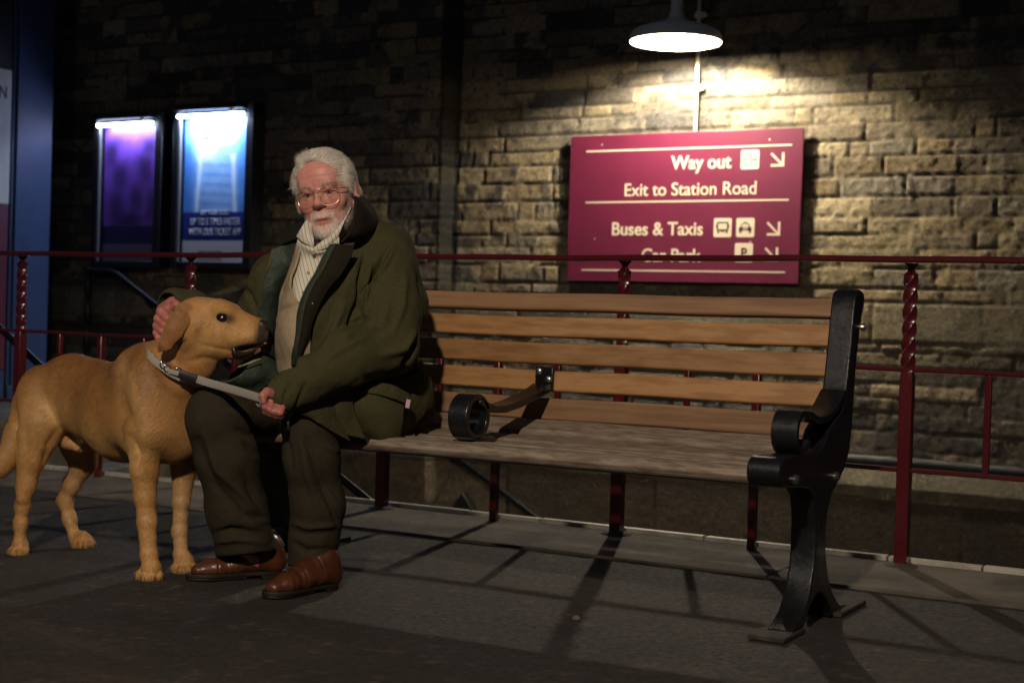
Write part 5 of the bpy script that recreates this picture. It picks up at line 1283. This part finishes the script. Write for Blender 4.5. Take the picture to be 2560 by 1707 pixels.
stripes(M['shirt'], tuple(RT*.80+UP*.24), 112, .16, (.27,.27,.22), (.66,.63,.53))
gm = bpy.data.materials.new('spectacle_glass'); gm.use_nodes = True; nt = gm.node_tree; nt.nodes.clear()
o_ = nt.nodes.new('ShaderNodeOutputMaterial'); mx_ = nt.nodes.new('ShaderNodeMixShader'); tr_ = nt.nodes.new('ShaderNodeBsdfTransparent'); gl_ = nt.nodes.new('ShaderNodeBsdfGlossy'); gl_.inputs['Roughness'].default_value = .02
tr_.inputs[0].default_value = (.96,.95,.93,1); mx_.inputs[0].default_value = .03; nt.links.new(tr_.outputs[0], mx_.inputs[1]); nt.links.new(gl_.outputs[0], mx_.inputs[2]); nt.links.new(mx_.outputs[0], o_.inputs[0]); M['glass'] = gm
man()

# ---------------------------------------------------------------- the lead
def lead():
    t = thing('dog_lead', 'grey woven slip lead looped round the labrador and held in the hand', 'lead', tuple(W(500,890,4.0)*[1,1,0]))
    o0 = np.array(t.location)
    def ribbon(name, pts, w, th, m, n=60, parent=t, up=None):
        P = crom([W(*q) for q in pts], n)-o0; v = []; f = []
        for i in range(n):
            dv = P[min(i+1, n-1)]-P[max(i-1, 0)]; dv /= np.linalg.norm(dv); sd = np.cross(dv, FW); sd /= np.linalg.norm(sd); nn = np.cross(sd, dv)
            v += [tuple(P[i]+sd*w/2-nn*th*.3), tuple(P[i]+sd*w*.32-nn*th/2), tuple(P[i]-sd*w*.32-nn*th/2), tuple(P[i]-sd*w/2-nn*th*.3), tuple(P[i]-sd*w/2+nn*th*.3), tuple(P[i]-sd*w*.32+nn*th/2), tuple(P[i]+sd*w*.32+nn*th/2), tuple(P[i]+sd*w/2+nn*th*.3)]
        for i in range(n-1):
            for k in range(8): f.append((i*8+k, i*8+(k+1) % 8, i*8+8+(k+1) % 8, i*8+8+k))
        f += [tuple(range(7, -1, -1)), tuple((n-1)*8+k for k in range(8))]
        b = MB(); b.add(v, f); return b.build(name, m, parent, smooth=True)
    ribbon('strap', [(446,868,3.985),(480,879,3.965),(520,890,3.925),(560,902,3.87),(596,913,3.815)], .021, .007, M['web'])
    ribbon('strap', [(596,913,3.815),(600,924,3.82),(598,931,3.83),(591,925,3.84),(590,914,3.845),(604,918,3.85)], .009, .007, M['web'])
    ribbon('neck_loop', [(336,802,4.09),(341,812,4.030),(354,828,4.010),(372,842,4.004),(392,856,3.998),(412,866,3.998),(436,876,4.00),(462,882,4.01)], .019, .007, M['web'])
    ribbon('neck_loop', [(388,852,3.990),(418,860,3.985),(446,868,3.98)], .013, .006, M['web'])
    a = ribbon('leather_stop', [(412,858,3.977),(430,864,3.974),(450,870,3.970)], .024, .012, M['dark_leather'])
    for (x, y, d) in ((375,838,4.0),(411,853,3.99),(384,846,3.995)):
        c = W(x, y, d)-o0; b = MB(); n = 18
        b.tube([tuple(c + RT*.0085*cos(2*pi*k/n)+UP*.0095*sin(2*pi*k/n)) for k in range(n+1)], .0022, 7, cap=False); b.build('ring', M['chrome'], t, smooth=True)
    c = W(352,818,4.03)-o0; b = MB(); b.sphere(tuple(c), .0035, 8); b.build('stud', M['chrome'], t, smooth=True)
    return t
wm = M['web']; stripes(wm, tuple(RT*.9+UP*.55), 210, .38, (.13,.12,.10), (.40,.385,.34))
lead()
